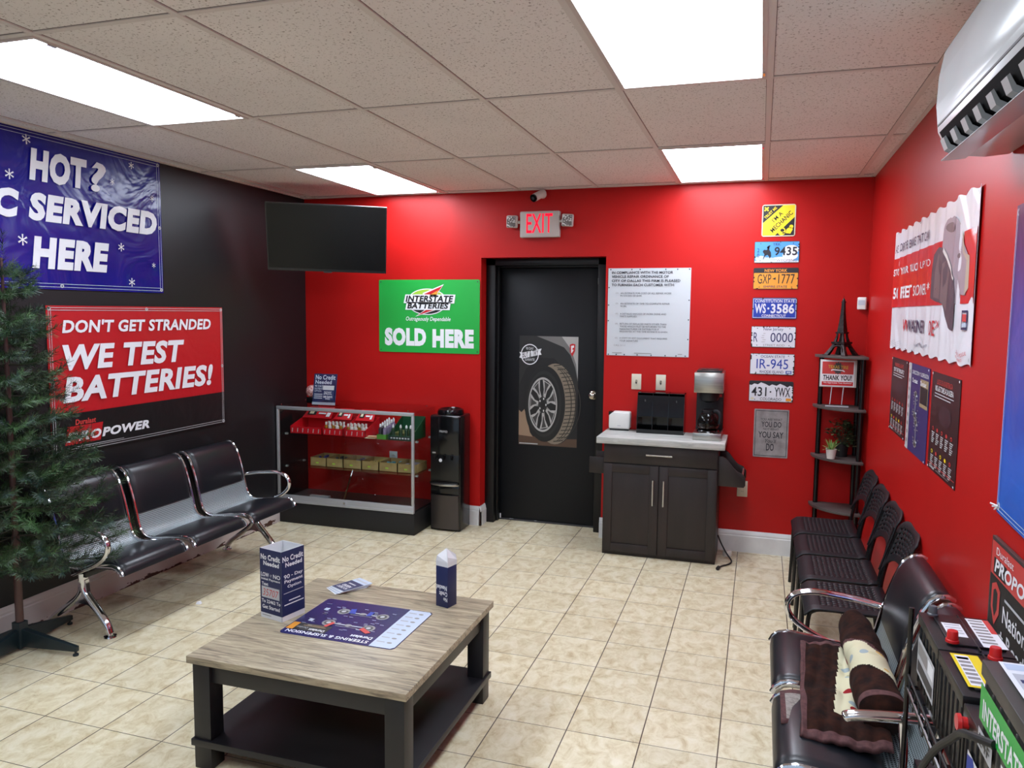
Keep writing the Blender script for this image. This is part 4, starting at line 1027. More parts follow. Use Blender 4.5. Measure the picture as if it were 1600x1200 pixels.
MB().lathe([(0.036, 0), (0.044, 0.080), (0.046, 0.088), (0.040, 0.088), (0.038, 0.078), (0, 0.076)], (0, 0, 0), 24).build('pot', M_MATBLK, t)
f = MB(); st = MB()
for i in range(26):
    a_ = rr.random() * 2 * PI; e_ = rr.random(); r_ = 0.035 + 0.05 * rr.random(); h_ = 0.10 + 0.15 * e_
    tip = Vector((r_ * math.cos(a_), r_ * math.sin(a_) * 0.8, h_)); st.tube([(0, 0, 0.075), tip * 0.6 + Vector((0, 0, 0.02)), tip], 0.0014, 5)
    for k in range(13):
        q = tip + Vector((rr.uniform(-.022, .022), rr.uniform(-.022, .022), rr.uniform(-.03, .02)))
        leaf(f, q, (rr.uniform(-1, 1), rr.uniform(-1, 1), 0.01), rr.uniform(-.3, .8), 0.028, 0.026, rr.choice((0, 0, 1)), 0.2, 2)
st.build('stem', mat('plant stem', '#2c3321', 0.7), t)
f.build('leaves', [mat('dark leaf green', '#2f3d25', 0.5), mat('olive leaf', '#6d7550', 0.5)], t, smooth=0, fixn=False)['kind'] = 'stuff'

# ================================================================ television
t = thing('wall_television', 'black flat television on an arm in the corner under the ceiling', 'television', (0.608, -0.641, 2.299))
t.rotation_euler = (0.322, 0.016, 0.481)
MB().box(-0.445, 0.445, 0, 0.022, -0.2575, 0.2575).box(-0.30, 0.30, 0.022, 0.055, -0.21, 0.12).build('body', M_PLASTIC, t, bevel=0.004)
MB().box(-0.436, 0.436, -0.0012, 0, -0.238, 0.249).build('screen', mat('dark screen glass', '#07090c', 0.22, spec=0.3), t)
f = MB()
for b_ in ((-0.445, 0.445, 0.249, 0.2575), (-0.445, 0.445, -0.2575, -0.238)): f.box(b_[0], b_[1], -0.004, 0, b_[2], b_[3])
for x in (-0.445, 0.436): f.box(x, x + 0.009, -0.004, 0, -0.238, 0.249)
f.build('bezel', mat('bezel gloss black', '#15161a', 0.2), t)
MB().box(-0.03, 0.03, -0.006, 0.004, -0.266, -0.2575).build('logo_tab', mat('tab gray', '#2d2d30', 0.3), t)
f = MB(); f.box(-0.10, 0.10, 0.055, 0.075, -0.10, 0.10)
f.build('mount_plate', M_TUBE, t)
_mw = Matrix.Translation(t.location) @ t.rotation_euler.to_matrix().to_4x4()
_a = Vector((0, 0.075, 0)); _inv = _mw.inverted()
_b = _inv @ Vector((0.34, -0.012, 2.42)); _c = _inv @ Vector((0.62, -0.25, 2.42))
MB().tube([_a, _c, _b], 0.020, 10).build('mount_arm', M_TUBE, t)
_q = _inv @ Vector((0.34, -0.006, 2.42))
_pl = MB().box(-0.06, 0.06, -0.005, 0.005, -0.11, 0.11).build('wall_plate', M_TUBE, t); _pl.matrix_local = _inv @ Matrix.Translation((0.34, -0.007, 2.42))
# ================================================================ banners, posters and plates
def cord_ends(par, pts, m=None):
    for (x, z) in pts:
        MB().lathe([(0.005, -0.003), (0.011, -0.003), (0.011, 0), (0.005, 0)], (x, -0.006, z), 14, axis='y', cap=False).build('grommet', P['silver'], par)
# blue banner, black wall.  left edge mirrored about the text's centre
BU1 = -1.688; BU0 = -3.25; BZ0, BZ1 = 1.859, 2.702
bw, bh = BU1 - BU0, BZ1 - BZ0
def bdisp(co):
    x, z = co.x / bw, co.z / bh
    e = max(0.0, x * (1 - x) * z * (1 - z)) ** 0.5 * 2
    return Vector((co.x, co.y - 0.003 - e * (0.010 + 0.005 * (math.sin(7 * x + 5 * z) + math.sin(13 * x - 4 * z + 1))), co.z))
o = panel('vinyl_banner', 'big blue vinyl banner about air conditioning service, at the ceiling on the black wall', 'banner', 'left', BU0, BZ0, bw, bh, 0.002, V_BLUE, maxedge=0.06, disp=bdisp)
a = Art(1, 1, 0.0048, 0.0006)
def L(t_, u0, z0, u1, z1, m, layer=1, bold=0.0, shear=0.0, slant=0.0): a.text(t_, u0 - BU0, z0 - BZ0, (u1 - BU0) if u1 is not None else None, z1 - BZ0, m, layer, bold, shear, slant=slant)
L('HOT', -2.650, 2.438, -2.270, 2.612, V_WHITE, 1, 0.06, 0.15); L('?', -2.250, 2.438, -2.135, 2.612, V_WHITE, 1, 0.03, 0.15)
L('A/C', -3.100, 2.226, -2.715, 2.378, V_WHITE, 1, 0.06, 0.15); L('SERVICED', -2.661, 2.226, -1.733, 2.378, V_WHITE, 1, 0.06, 0.15)
L('HERE', -2.655, 1.970, -2.134, 2.143, V_WHITE, 1, 0.06, 0.15)
def flake(u, z, r):
    u -= BU0; z -= BZ0
    for i in range(6):
        t_ = i * PI / 3 + PI / 6; c_, s_ = math.cos(t_), math.sin(t_); w_ = r * 0.10
        a.poly([(u - s_ * w_, z + c_ * w_), (u + s_ * w_, z - c_ * w_), (u + c_ * r + s_ * w_, z + s_ * r - c_ * w_), (u + c_ * r - s_ * w_, z + s_ * r + c_ * w_)], V_WHITE, 1)
        for q in (0.55, 0.8):
            for k in (-1, 1):
                b_ = t_ + k * 0.9; p_ = (u + c_ * r * q, z + s_ * r * q); e_ = (p_[0] + math.cos(b_) * r * 0.28, p_[1] + math.sin(b_) * r * 0.28)
                a.poly([(p_[0] - s_ * w_, p_[1] + c_ * w_), (p_[0] + s_ * w_, p_[1] - c_ * w_), e_], V_WHITE, 2)
for u, z, r in ((-2.658, 2.648, .026), (-2.766, 2.449, .027), (-2.704, 2.116, .030), (-2.092, 2.516, .018), (-1.934, 2.640, .022), (-2.039, 2.13, .025), (-1.773, 2.036, .016), (-1.96, 1.92, .026), (-1.767, 2.461, .020),
                (-3.02, 2.50, .024), (-2.98, 2.05, .028), (-3.14, 1.95, .022)): flake(u, z, r)
for q in (0.012, 0.030):
    a.rect(q, q, bw - q, q + 0.0025, 'paleblue', 1); a.rect(q, q, q + 0.0025, bh - q, 'paleblue', 1); a.rect(bw - q - 0.0025, q, bw - q, bh - q, 'paleblue', 1)
    a.rect(q, bh - q - 0.0025, bw - q, bh - q, 'paleblue', 1)
a.build(o, maxedge=0.06, disp=bdisp)
cord_ends(o, [(0.02, bh - 0.02), (bw - 0.02, bh - 0.02), (bw - 0.02, 0.02), (0.02, 0.02), (bw / 2, 0.02), (bw - 0.02, bh / 2)])
# red battery banner
RU0, RU1, RZ0, RZ1 = -2.580, -1.108, 0.917, 1.769
rw, rh = RU1 - RU0, RZ1 - RZ0
def rdisp(co):
    x, z = co.x / rw, co.z / rh
    e = max(0.0, x * (1 - x) * z * (1 - z)) ** 0.5 * 2
    return Vector((co.x, co.y - 0.003 - e * (0.008 + 0.004 * (math.sin(5 * x + 3 * z) + math.sin(9 * x - 6 * z + 2))), co.z))
o = panel('vinyl_banner', 'red and black vinyl banner offering battery tests, above the three-seat bench', 'banner', 'left', RU0, RZ0, rw, rh, 0.002, V_RED, maxedge=0.07, disp=rdisp)
a = Art(1, 1, 0.0044, 0.0006)
def L(t_, u0, z0, u1, z1, m, layer=2, bold=0.0, shear=0.0, slant=0.0): a.text(t_, u0 - RU0, z0 - RZ0, u1 - RU0, z1 - RZ0, m, layer, bold, shear, slant=slant)
a.rect(0, 0, rw, 1.150 - RZ0, V_BLACK, 0)
L("DON'T GET STRANDED", -2.486, 1.613, -1.241, 1.690, V_RWHITE, 2, 0.035, 0.16)
L('WE TEST', -2.489, 1.398, -1.515, 1.548, V_RWHITE, 2, 0.04, 0.18)
L('BATTERIES!', -2.498, 1.213, -1.233, 1.363, V_RWHITE, 2, 0.04, 0.18)
L('Duralast', -2.425, 1.080, -2.280, 1.112, 'softred', 2, 0.03, 0.1)
for i in range(3):
    u = 0.083 + i * 0.0845
    a.poly([(u, 0.052), (u + 0.081, 0.052), (u + 0.101, 0.158), (u + 0.020, 0.158)], V_RED, 1)
for i, ch in enumerate('PRO'): L(ch, -2.487 + i * 0.084, 0.985, -2.410 + i * 0.084, 1.040, V_RWHITE, 2, 0.045, 0.2)
L('POWER', -2.236, 0.985, -1.855, 1.040, V_RWHITE, 2, 0.045, 0.2)
a.rect(0.092, 0.034, 0.512, 0.037, 'lightgray', 2)
for q in (0.010, 0.024):
    for r_ in ((q, q, rw - q, q + 0.003), (q, rh - q - 0.003, rw - q, rh - q), (q, q, q + 0.003, rh - q), (rw - q - 0.003, q, rw - q, rh - q)): a.rect(*r_, 'lightgray', 2)
a.build(o, maxedge=0.07, disp=rdisp)
cord_ends(o, [(0.017, rh - 0.017), (rw - 0.017, rh - 0.017), (rw - 0.017, 0.017), (0.017, 0.017), (rw / 2, rh - 0.017), (0.017, rh / 2), (rw - 0.017, rh / 2)])
# green tin sign
gw, gh = 0.900, 0.600
o = panel('tin_sign', 'green tin sign with white SOLD HERE lettering left of the doorway', 'sign', 'back', 0.711, 1.415, gw, gh, 0.004, P['green'], round_=0.012)
a = Art(gw, gh, 0.0046, 0.0005)
X = lambda u: (u - 0.711) / gw
Z = lambda z: (z - 1.415) / gh
def L(t_, u0, z0, u1, z1, m, layer=6, bold=0.0, shear=0.0): a.text(t_, X(u0), Z(z0), X(u1), Z(z1), m, layer, bold, shear)
L('SOLD', 0.764, 1.468, 1.142, 1.618, 'white', 1, 0.065); L('HERE', 1.199, 1.460, 1.562, 1.612, 'white', 1, 0.065)
cu, cz = X(1.150), Z(1.835)
a.ell(cu, cz, 0.198, 0.180, 'white', 1, 36); a.ell(cu, cz, 0.188, 0.168, 'lime', 2, 36); a.ell(cu, cz, 0.188, 0.168, 'black', 3, 20, PI, 2 * PI)
a.poly([(X(1.300), Z(1.978)), (X(1.110), Z(1.905)), (X(1.18), Z(1.80)), (X(1.045), Z(1.712)), (X(1.30), Z(1.79)), (X(1.215), Z(1.86))], 'white', 4)
a.poly([(X(1.288), Z(1.965)), (X(1.125), Z(1.898)), (X(1.195), Z(1.80)), (X(1.065), Z(1.722)), (X(1.28), Z(1.79)), (X(1.205), Z(1.86))], 'red', 5)
a.poly([(X(1.255), Z(1.932)), (X(1.165), Z(1.885)), (X(1.235), Z(1.885))], 'orange', 6)
a.poly([(X(0.940), Z(1.822)), (X(1.392), Z(1.822)), (X(1.402), Z(1.894)), (X(0.956), Z(1.894))], 'white', 6)
a.poly([(X(0.955), Z(1.768)), (X(1.352), Z(1.768)), (X(1.362), Z(1.832)), (X(0.968), Z(1.832))], 'white', 6)
L('INTERSTATE', 0.958, 1.834, 1.385, 1.886, 'black', 8, 0.04, 0.2); L('BATTERIES', 0.972, 1.778, 1.342, 1.824, 'black', 8, 0.04, 0.2)
L('Outrageously Dependable', 0.960, 1.668, 1.359, 1.712, 'white', 2, 0.01, 0.2)
for u, v in ((0.02, 0.03), (0.98, 0.03), (0.02, 0.97), (0.98, 0.97)): a.ell(u, v, 0.006, 0.009, 'darkgray', 2, 10)
a.build(o)
# ordinance notice
nw, nh = 0.616, 0.660
def ndisp(co): return Vector((co.x, co.y - 0.002 - 0.0025 * (1 + math.sin(9 * co.x + 4 * co.z)) * min(1, 8 * min(co.x, nw - co.x, co.z, nh - co.z)), co.z))
o = panel('notice_poster', 'white paper notice with printed repair rules pinned right of the doorway', 'poster', 'back', 2.652, 1.436, nw, nh, 0.001, mat('white notice paper', '#bfc4c9', 0.5), maxedge=0.06, disp=ndisp)
a = Art(1, 1, 0.0026, 0.0005)
def NL(t_, x0, y, x1, h=12, m='darkgray', b=0.0):      # in the notice's own pixel frame: 515 wide, 550 high
    a.text(t_, (x0 - 845) / 515 * nw, (1105 - y) / 548 * nh, (x1 - 845) / 515 * nw, (1105 - y + h) / 548 * nh, m, 1, b)
NL('IN COMPLIANCE WITH THE MOTOR', 868, 592, 1250, 16, 'ink', 0.02); NL('VEHICLE REPAIR ORDINANCE OF', 868, 617, 1225, 16, 'ink', 0.02)
NL('CITY OF DALLAS THIS FIRM IS PLEASED', 868, 643, 1296, 16, 'ink', 0.02); NL('TO FURNISH EACH CUSTOMER WITH:', 868, 669, 1262, 16, 'ink', 0.02)
for n_, y, ls in (('(1)', 718, (('AN ESTIMATE FOR COST OF ALL REPAIR WORK', 1245), ('IN EXCESS OF $100.', 1062))), ('(2)', 783, (('AN ESTIMATE OF TIME TO COMPLETE REPAIR', 1235), ('WORK.', 968))),
                 ('(3)', 847, (('A DETAILED INVOICE OF WORK DONE AND', 1215), ('PARTS SUPPLIED.', 1035))), ('(4)', 910, (('RETURN OF REPLACED PARTS OTHER THAN', 1218), ('THOSE WHICH MUST BE RETURNED TO THE', 1215), ('MANUFACTURER OR DISTRIBUTOR IF', 1172), ('REQUESTED AT THE TIME ESTIMATE IS GIVEN.', 1228))),
                 ('(5)', 1000, (('A COPY OF ANY DOCUMENT THAT REQUIRES', 1225), ('YOUR SIGNATURE.', 1045)))):
    NL(n_, 896, y, 912, 11, 'gray')
    for k, (s_, x1) in enumerate(ls): NL(s_, 926, y + 16.3 * k, x1, 11, 'darkgray')
NL('CALL 3-1-1', 890, 1045, 962, 11, 'gray')
for x0, x1 in ((880, 942), (1020, 1130), (1293, 1320)): a.rect((x0 - 845) / 515 * nw, (1105 - 1090) / 548 * nh, (x1 - 845) / 515 * nw, (1105 - 1086) / 548 * nh, 'gray', 1)
for u, v in [(x, 0.012) for x in (0.02, 0.12, 0.22, 0.38, 0.55, 0.72, 0.85, 0.96)] + [(x, 0.985) for x in (0.03, 0.29, 0.39, 0.70, 0.84, 0.98)] + [(0.012, y) for y in (0.4, 0.58, 0.78)] + [(0.985, y) for y in (0.2, 0.42, 0.64)]:
    a.ell(u * nw, v * nh, 0.005, 0.005, 'ink', 2, 8)
a.build(o, maxedge=0.08, disp=ndisp)
# plates and tin signs in a column
def plate(label, x, z, col, w=0.305, h=0.152, name='license_plate', group='plates in the column on the red wall', cat='license plate', r=0.012):
    o = panel(name, label, cat, 'back', x, z, w, h, 0.003, mat('plate edge rust', '#3a2a26', 0.6) if name == 'license_plate' else P['gray'], group, round_=r)
    a = Art(w, h, 0.0034, 0.00045)
    if col: a.rect(0.012, 0.025, 0.988, 0.975, col, 0)
    return o, a
def rust(a, seed, n=16):
    rr = random.Random(seed)
    for i in range(n):
        e = rr.choice((0, 1, 2, 3)); q = rr.random()
        u, v = {0: (q, 0.02), 1: (q, 0.98), 2: (0.01, q), 3: (0.99, q)}[e]
        a.poly([(u + rr.uniform(-.028, .028), min(max(v + rr.uniform(-.06, .06), 0.005), 0.995)) for k in range(5)] if 0.05 < u < 0.95 else [(min(max(u, .002), .998), max(v - 0.06, .01)), (min(max(u + (0.03 if e == 2 else -0.03), .002), .998), v), (min(max(u, .002), .998), min(v + 0.05, .99))], 'rust', 2)
    for u in (0.14, 0.86):
        for v in (0.10, 0.90): a.ell(u, v, 0.012, 0.022, 'rust', 2, 8)
o, a = plate('square yellow and black tin sign at the top of the plate column', 3.750, 2.312, None, 0.226, 0.224, 'tin_sign', None, 'sign', 0.016)
o.data.materials[0] = P['cream']
a.rect(0.03, 0.03, 0.97, 0.97, 'yellow', 0)
a.poly([(0.03, 0.42), (0.03, 0.97), (0.62, 0.97)], 'black', 1); a.poly([(0.40, 0.03), (0.97, 0.60), (0.97, 0.03)], 'black', 1)
a.text('TRUST ME', 0.015, 0.702, 0.485, 0.788, 'yellow', 3, 0.015, rot=PI / 4); a.text("I'M A", 0.27, 0.55, 0.64, 0.68, 'black', 2, 0.01, rot=PI / 4); a.text('MECHANIC', 0.17, 0.39, 1.0, 0.53, 'black', 2, 0.02, rot=PI / 4)
a.poly([(0.06, 0.90), (0.09, 0.93), (0.20, 0.82), (0.17, 0.79)], 'yellow', 2); a.poly([(0.08, 0.79), (0.05, 0.82), (0.17, 0.93), (0.20, 0.90)], 'yellow', 1.5)
a.ell(0.60, 0.16, 0.12, 0.13, 'yellow', 2, 18); a.ell(0.88, 0.30, 0.06, 0.06, 'yellow', 2, 12); a.poly([(0.72, 0.10), (0.86, 0.08), (0.93, 0.22), (0.84, 0.30), (0.74, 0.22)], 'yellow', 2); a.ell(0.62, 0.19, 0.06, 0.05, 'black', 3, 10); a.ell(0.66, 0.11, 0.05, 0.02, 'black', 3, 10)
a.build(o)
o, a = plate('sky-blue truck plate numbered 9435 with a bucking horse', 3.706, 2.126, 'skyblue')
CL = 0.4
for c_ in ((0.62, 0.16, 0.26, 0.12), (0.80, 0.34, 0.17, 0.20), (0.815, 0.60, 0.165, 0.22), (0.15, 0.20, 0.12, 0.14), (0.30, 0.16, 0.2, 0.1)): a.ell(*c_, 'paleblue' if c_[0] < 0.5 else 'white', CL, 20); CL += 0.3
a.rect(0.012, 0.025, 0.988, 0.10, 'lightplate', 2)
a.poly([(0.19, 0.55), (0.22, 0.62), (0.27, 0.60), (0.30, 0.66), (0.28, 0.74), (0.31, 0.80), (0.34, 0.72), (0.33, 0.62), (0.37, 0.50), (0.38, 0.32), (0.35, 0.20), (0.33, 0.30), (0.30, 0.38), (0.25, 0.34), (0.21, 0.16), (0.20, 0.18), (0.23, 0.40), (0.20, 0.48)], 'ink', 3)
a.poly([(0.27, 0.68), (0.33, 0.82), (0.36, 0.80), (0.31, 0.66)], 'ink', 3)
a.text('TRK', 0.41, 0.80, 0.58, 0.92, 'plateink', 3); a.text('9435', 0.45, 0.34, 0.95, 0.74, 'ink', 3, 0.02); a.text('2', 0.065, 0.50, 0.115, 0.68, 'plateink', 3); a.text('0', 0.065, 0.26, 0.115, 0.44, 'plateink', 3); a.text('WYOMING', 0.50, 0.06, 0.95, 0.18, 'gray', 3)
rust(a, 1, 12); a.build(o)
o, a = plate('orange New York plate with a black top band', 3.706, 1.940, 'orange')
a.rect(0.012, 0.76, 0.988, 0.975, 'ink', 1); a.text('NEW YORK', 0.25, 0.80, 0.75, 0.94, 'orange', 2, 0.02); a.text('GXP', 0.10, 0.26, 0.40, 0.70, 'ink', 2); a.text('1777', 0.56, 0.26, 0.92, 0.70, 'ink', 2); a.poly([(0.43, 0.48), (0.50, 0.56), (0.50, 0.44)], 'ink', 2); a.text('EMPIRE STATE', 0.24, 0.07, 0.76, 0.17, 'plateink', 2)
rust(a, 2, 10); a.build(o)
o, a = plate('royal-blue plate with large white WS 3586 lettering', 3.706, 1.728, 'plateblue')
a.frame(0.02, 0.05, 0.98, 0.95, 0.01, 0.02, 'lightplate', 1); a.text('CONSTITUTION STATE', 0.06, 0.77, 0.94, 0.91, 'lightplate', 2, 0.02); a.text('WS', 0.06, 0.26, 0.31, 0.72, 'lightplate', 2, 0.03); a.text('3586', 0.42, 0.26, 0.94, 0.72, 'lightplate', 2, 0.03); a.ell(0.365, 0.49, 0.025, 0.05, 'lightplate', 2, 10); a.text('CONNECTICUT', 0.22, 0.09, 0.76, 0.21, 'lightplate', 2, 0.02)
rust(a, 3, 8); a.build(o)
o, a = plate('pale rust-edged New Jersey plate ending in four zeros', 3.706, 1.523, 'lightplate')
a.text('New Jersey', 0.28, 0.76, 0.72, 0.94, 'plateink', 2); a.text('R', 0.06, 0.26, 0.15, 0.70, 'plateink', 2); a.text('0000', 0.44, 0.26, 0.94, 0.70, 'plateink', 2); a.text('STREET ROD', 0.28, 0.06, 0.76, 0.16, 'gray', 2)
for k in range(5): a.ell(0.28 + 0.02 * math.sin(k * 2), 0.26 + k * 0.10, 0.05 - 0.005 * k, 0.02, 'lightgray', 1, 10)
rust(a, 4, 22); a.build(o)
o, a = plate('white Rhode Island plate with thin blue characters', 3.706, 1.327, 'lightplate')
a.text('OCEAN STATE', 0.24, 0.80, 0.78, 0.92, 'plateink', 2); a.text('IR-945', 0.15, 0.28, 0.86, 0.74, 'plateblue', 2); a.text('RHODE ISLAND', 0.23, 0.07, 0.76, 0.20, 'plateink', 2); a.rect(0.81, 0.06, 0.94, 0.20, 'plateblue', 2); a.rect(0.83, 0.09, 0.92, 0.17, 'paleblue', 3)
rust(a, 5, 22); a.build(o)
o, a = plate('black and white mountain plate, lowest license plate of the column', 3.706, 1.129, 'lightplate')
a.poly([(0.012, 0.975), (0.988, 0.975), (0.988, 0.74), (0.92, 0.80), (0.86, 0.72), (0.80, 0.80), (0.70, 0.88), (0.62, 0.78), (0.52, 0.84), (0.46, 0.76), (0.36, 0.86), (0.27, 0.92), (0.20, 0.82), (0.12, 0.86), (0.06, 0.78), (0.012, 0.80)], 'ink', 1)
a.text('431', 0.06, 0.26, 0.40, 0.70, 'ink', 3, 0.01); a.text('YWX', 0.58, 0.26, 0.93, 0.70, 'ink', 3, 0.01); a.ell(0.49, 0.48, 0.02, 0.04, 'ink', 3, 10); a.text('COLORADO', 0.26, 0.07, 0.74, 0.20, 'darkgray', 3); a.rect(0.84, 0.06, 0.96, 0.20, 'orange', 3); a.ell(0.08, 0.14, 0.04, 0.06, 'cream', 2, 10)
rust(a, 6, 14); a.build(o)
o, a = plate('tall grey tin motto sign below the plate column', 3.750, 0.722, None, 0.240, 0.353, 'tin_sign', None, 'sign', 0.006)
o.data.materials[0] = noisy(mat('weathered grey tin', '#8d8988', 0.6), '#807c7b', '#9a9696', 14)
a.frame(0.04, 0.03, 0.96, 0.97, 0.014, 0.010, 'ink', 1)
for t_, u0, v0, u1, v1, b_ in (('YOU ARE WHAT', 0.19, 0.765, 0.81, 0.815, 0.0), ('YOU DO', 0.22, 0.63, 0.79, 0.745, 0.015), ('NOT WHAT', 0.28, 0.565, 0.72, 0.61, 0.0), ('YOU SAY', 0.14, 0.405, 0.86, 0.535, 0.015), ("You'll", 0.34, 0.305, 0.66, 0.385, 0.0), ('DO', 0.38, 0.14, 0.60, 0.29, 0.015)): a.text(t_, u0, v0, u1, v1, 'ink', 1, b_, 0.25 if t_[0:4] == "You'" else 0)
a.build(o)
# brake banner on the red side wall
WU0, WU1, WZ0, WZ1 = 1.095, 2.846, 1.586, 2.209          # measured towards the viewer, from the back wall
ww, wh = WU1 - WU0, WZ1 - WZ0
def wdisp(co):
    d = 0.007 * (1 + 0.7 * math.sin(co.x * 36) + 0.3 * math.sin(co.x * 61 + 2 * co.z)) * (0.45 + 0.55 * abs(co.x / ww - 0.55))
    zz = co.z + 0.006 * math.sin(co.x * 36) * (1 if co.z > wh * 0.9 else (-1 if co.z < wh * 0.1 else 0))
    return Vector((co.x, co.y - d, zz))
o = panel('vinyl_banner', 'wrinkled red and white banner picturing a brake pad, high on the red side wall', 'banner', 'right', -WU0, WZ0, ww, wh, 0.001, V_WHITE, maxedge=0.012, disp=wdisp)
a = Art(ww, wh, 0.0040, 0.0007)
VR = vinyl('red brake banner print', '#c9231f', 0.3, 0.4); VI = mat('deep violet ink', '#2d2348', 0.5); PAD = [mat('brake plate', '#9a8d96', 0.4), mat('brake friction', '#4b3f48', 0.5), mat('brake back', '#b3a38f', 0.4), mat('brake edge', '#6d5a5c', 0.5), mat('brake light edge', '#d8d2cf', 0.4)]
U = lambda u: (u - WU0) / ww
V = lambda z: (z - WZ0) / wh
a.rect(0, V(1.806), 1, V(2.068), VR, 0)
a.text('ASK FOR THE BRAKE THAT CAN', U(1.150), V(2.098), U(2.030), V(2.140), VI, 2, 0.01); a.text('STOP YOUR TRUCK', U(1.135), V(1.975), U(1.82), V(2.012), 'white', 2, 0.02); a.text('UP TO', U(1.86), V(1.978), U(2.07), V(2.010), 'white', 2, 0.0)
a.text('50 FEET', U(1.145), V(1.850), U(1.68), V(1.912), 'white', 2, 0.03); a.text('SOONER.*', U(1.71), V(1.855), U(2.075), V(1.908), 'white', 2, 0.01)
a.text('W', U(1.50), V(1.682), U(1.60), V(1.742), 'red', 2, 0.02); a.text('WAGNER', U(1.61), V(1.682), U(2.038), V(1.742), VI, 2, 0.02); a.text('OE', U(2.10), V(1.676), U(2.24), V(1.742), 'red', 2, 0.01); a.text('X', U(2.25), V(1.712), U(2.31), V(1.742), 'red', 2, 0.01)
a.text('WagnerBrake.com', U(1.825), V(1.618), U(2.086), V(1.636), VI, 2)
for k in range(3): a.rect(U(1.12), V(1.602 + k * 0.010), U(1.45), V(1.604 + k * 0.010), 'lightgray', 2)
# brake pad: three overlapping shapes
a.poly([(U(2.26), V(1.97)), (U(2.30), V(2.09)), (U(2.38), V(2.142)), (U(2.47), V(2.15)), (U(2.56), V(2.125)), (U(2.62), V(2.075)), (U(2.68), V(2.02)), (U(2.74), V(1.985)), (U(2.76), V(1.88)), (U(2.74), V(1.835)), (U(2.66), V(1.84)), (U(2.60), V(1.80)), (U(2.50), V(1.84))], PAD[0], 3)
a.poly([(U(2.57), V(2.12)), (U(2.66), V(2.05)), (U(2.70), V(1.99)), (U(2.765), V(1.975)), (U(2.77), V(1.86)), (U(2.73), V(1.835)), (U(2.735), V(1.96)), (U(2.67), V(1.99)), (U(2.62), V(2.07))], PAD[2], 4)
a.poly([(U(2.12), V(1.84)), (U(2.12), V(1.92)), (U(2.17), V(2.02)), (U(2.25), V(2.045)), (U(2.36), V(2.03)), (U(2.46), V(1.96)), (U(2.56), V(1.90)), (U(2.58), V(1.84)), (U(2.58), V(1.705)), (U(2.50), V(1.715)), (U(2.42), V(1.76)), (U(2.38), V(1.81)), (U(2.25), V(1.82))], PAD[1], 5)
a.poly([(U(2.20), V(1.84)), (U(2.21), V(1.95)), (U(2.25), V(2.02)), (U(2.30), V(1.98)), (U(2.30), V(1.83))], PAD[3], 6); a.poly([(U(2.34), V(1.83)), (U(2.35), V(1.97)), (U(2.40), V(1.98)), (U(2.46), V(1.93)), (U(2.44), V(1.78))], PAD[3], 6)
a.poly([(U(2.36), V(2.035)), (U(2.46), V(1.97)), (U(2.56), V(1.905)), (U(2.56), V(1.895)), (U(2.45), V(1.955)), (U(2.35), V(2.02))], PAD[4], 7); a.ell(U(2.60), V(1.985), 0.010, 0.016, PAD[3], 6, 12)
a.ell(U(2.45), V(2.105), 0.05, 0.03, PAD[3], 4, 14, rot=-0.4)
a.frame(U(2.705), V(1.712), U(2.776), V(1.782), 0.006, 0.012, 'navy', 2); a.rect(U(2.715), V(1.742), U(2.766), V(1.768), 'softred', 2); a.rect(U(2.71), V(1.722), U(2.77), V(1.735), 'paleblue', 2)
a.text('FEDERAL-MOGUL', U(2.60), V(1.618), U(2.785), V(1.632), 'softred', 2); a.text('MOTORPARTS', U(2.62), V(1.601), U(2.74), V(1.611), 'softred', 2)
for u, v in ((0.985, 0.97), (0.99, 0.03), (0.42, 0.965)): a.ell(u, v, 0.004, 0.012, 'ink', 3, 8)
for k in range(9): a.rect(0.06 + k * 0.105, 0.992, 0.066 + k * 0.105, 1.0, 'ink', 3); a.rect(0.06 + k * 0.105, 0.0, 0.066 + k * 0.105, 0.01, 'ink', 3)
a.build(o, maxedge=0.012, disp=wdisp)
# three posters under it
def wposter(label, u0, u1, z0, z1, m):
    w, h = u1 - u0, z1 - z0
    o = panel('wall_poster', label, 'poster', 'right', -u0, z0, w, h, 0.0015, m, 'posters in the row on the red side wall')
    return o, Art(w, h, 0.0021, 0.0006)
def warn(o, a, t1, t2):
    a.text(t1, 0.20, 0.885, 0.76, 0.935, 'softred', 1, 0.01); a.text(t2, 0.15, 0.815, 0.80, 0.87, 'white', 1, 0.01)
    for k in range(2): a.rect(0.14, 0.785 - k * 0.03, 0.82 - 0.1 * k, 0.795 - k * 0.03, 'lightgray', 1)
    a.ell(0.55, 0.60, 0.22, 0.10, mat('dim dial print', '#33222a', 0.4), 1, 24)
    ic = [['softred'] * 5, ['yellow', 'softred', 'yellow', 'yellow', 'softred']]
    for r in range(2):
        for k in range(5):
            u = 0.11 + k * 0.165; v = 0.43 - r * 0.235
            a.ell(u + 0.04, v, 0.032, 0.020, ic[r][k], 1, 12)
            if k % 2 == 0: a.ell(u + 0.04, v, 0.018, 0.010, 'maroon', 2, 10)
            for q in range(6): a.rect(u, v - 0.045 - q * 0.020, u + 0.11 - 0.02 * (q % 3), v - 0.035 - q * 0.020, 'lightgray', 1)
    a.rect(0.02, 0.065, 0.98, 0.073, 'softred', 1); a.text('Duralast', 0.08, 0.022, 0.28, 0.05, 'white', 1, 0.01); a.rect(0.33, 0.03, 0.8, 0.036, 'gray', 1)
    for u, v in ((0.03, 0.02), (0.97, 0.02), (0.03, 0.98), (0.97, 0.98)): a.ell(u, v, 0.016, 0.012, 'white', 3, 8)
    a.build(o)
o, a = wposter('dark poster of warning icons nearest the room corner, left of the purple one', 1.175, 1.648, 1.140, 1.536, P['maroon']); warn(o, a, 'WARNING LIGHTS', "DON'T TAKE THEM LIGHTLY")
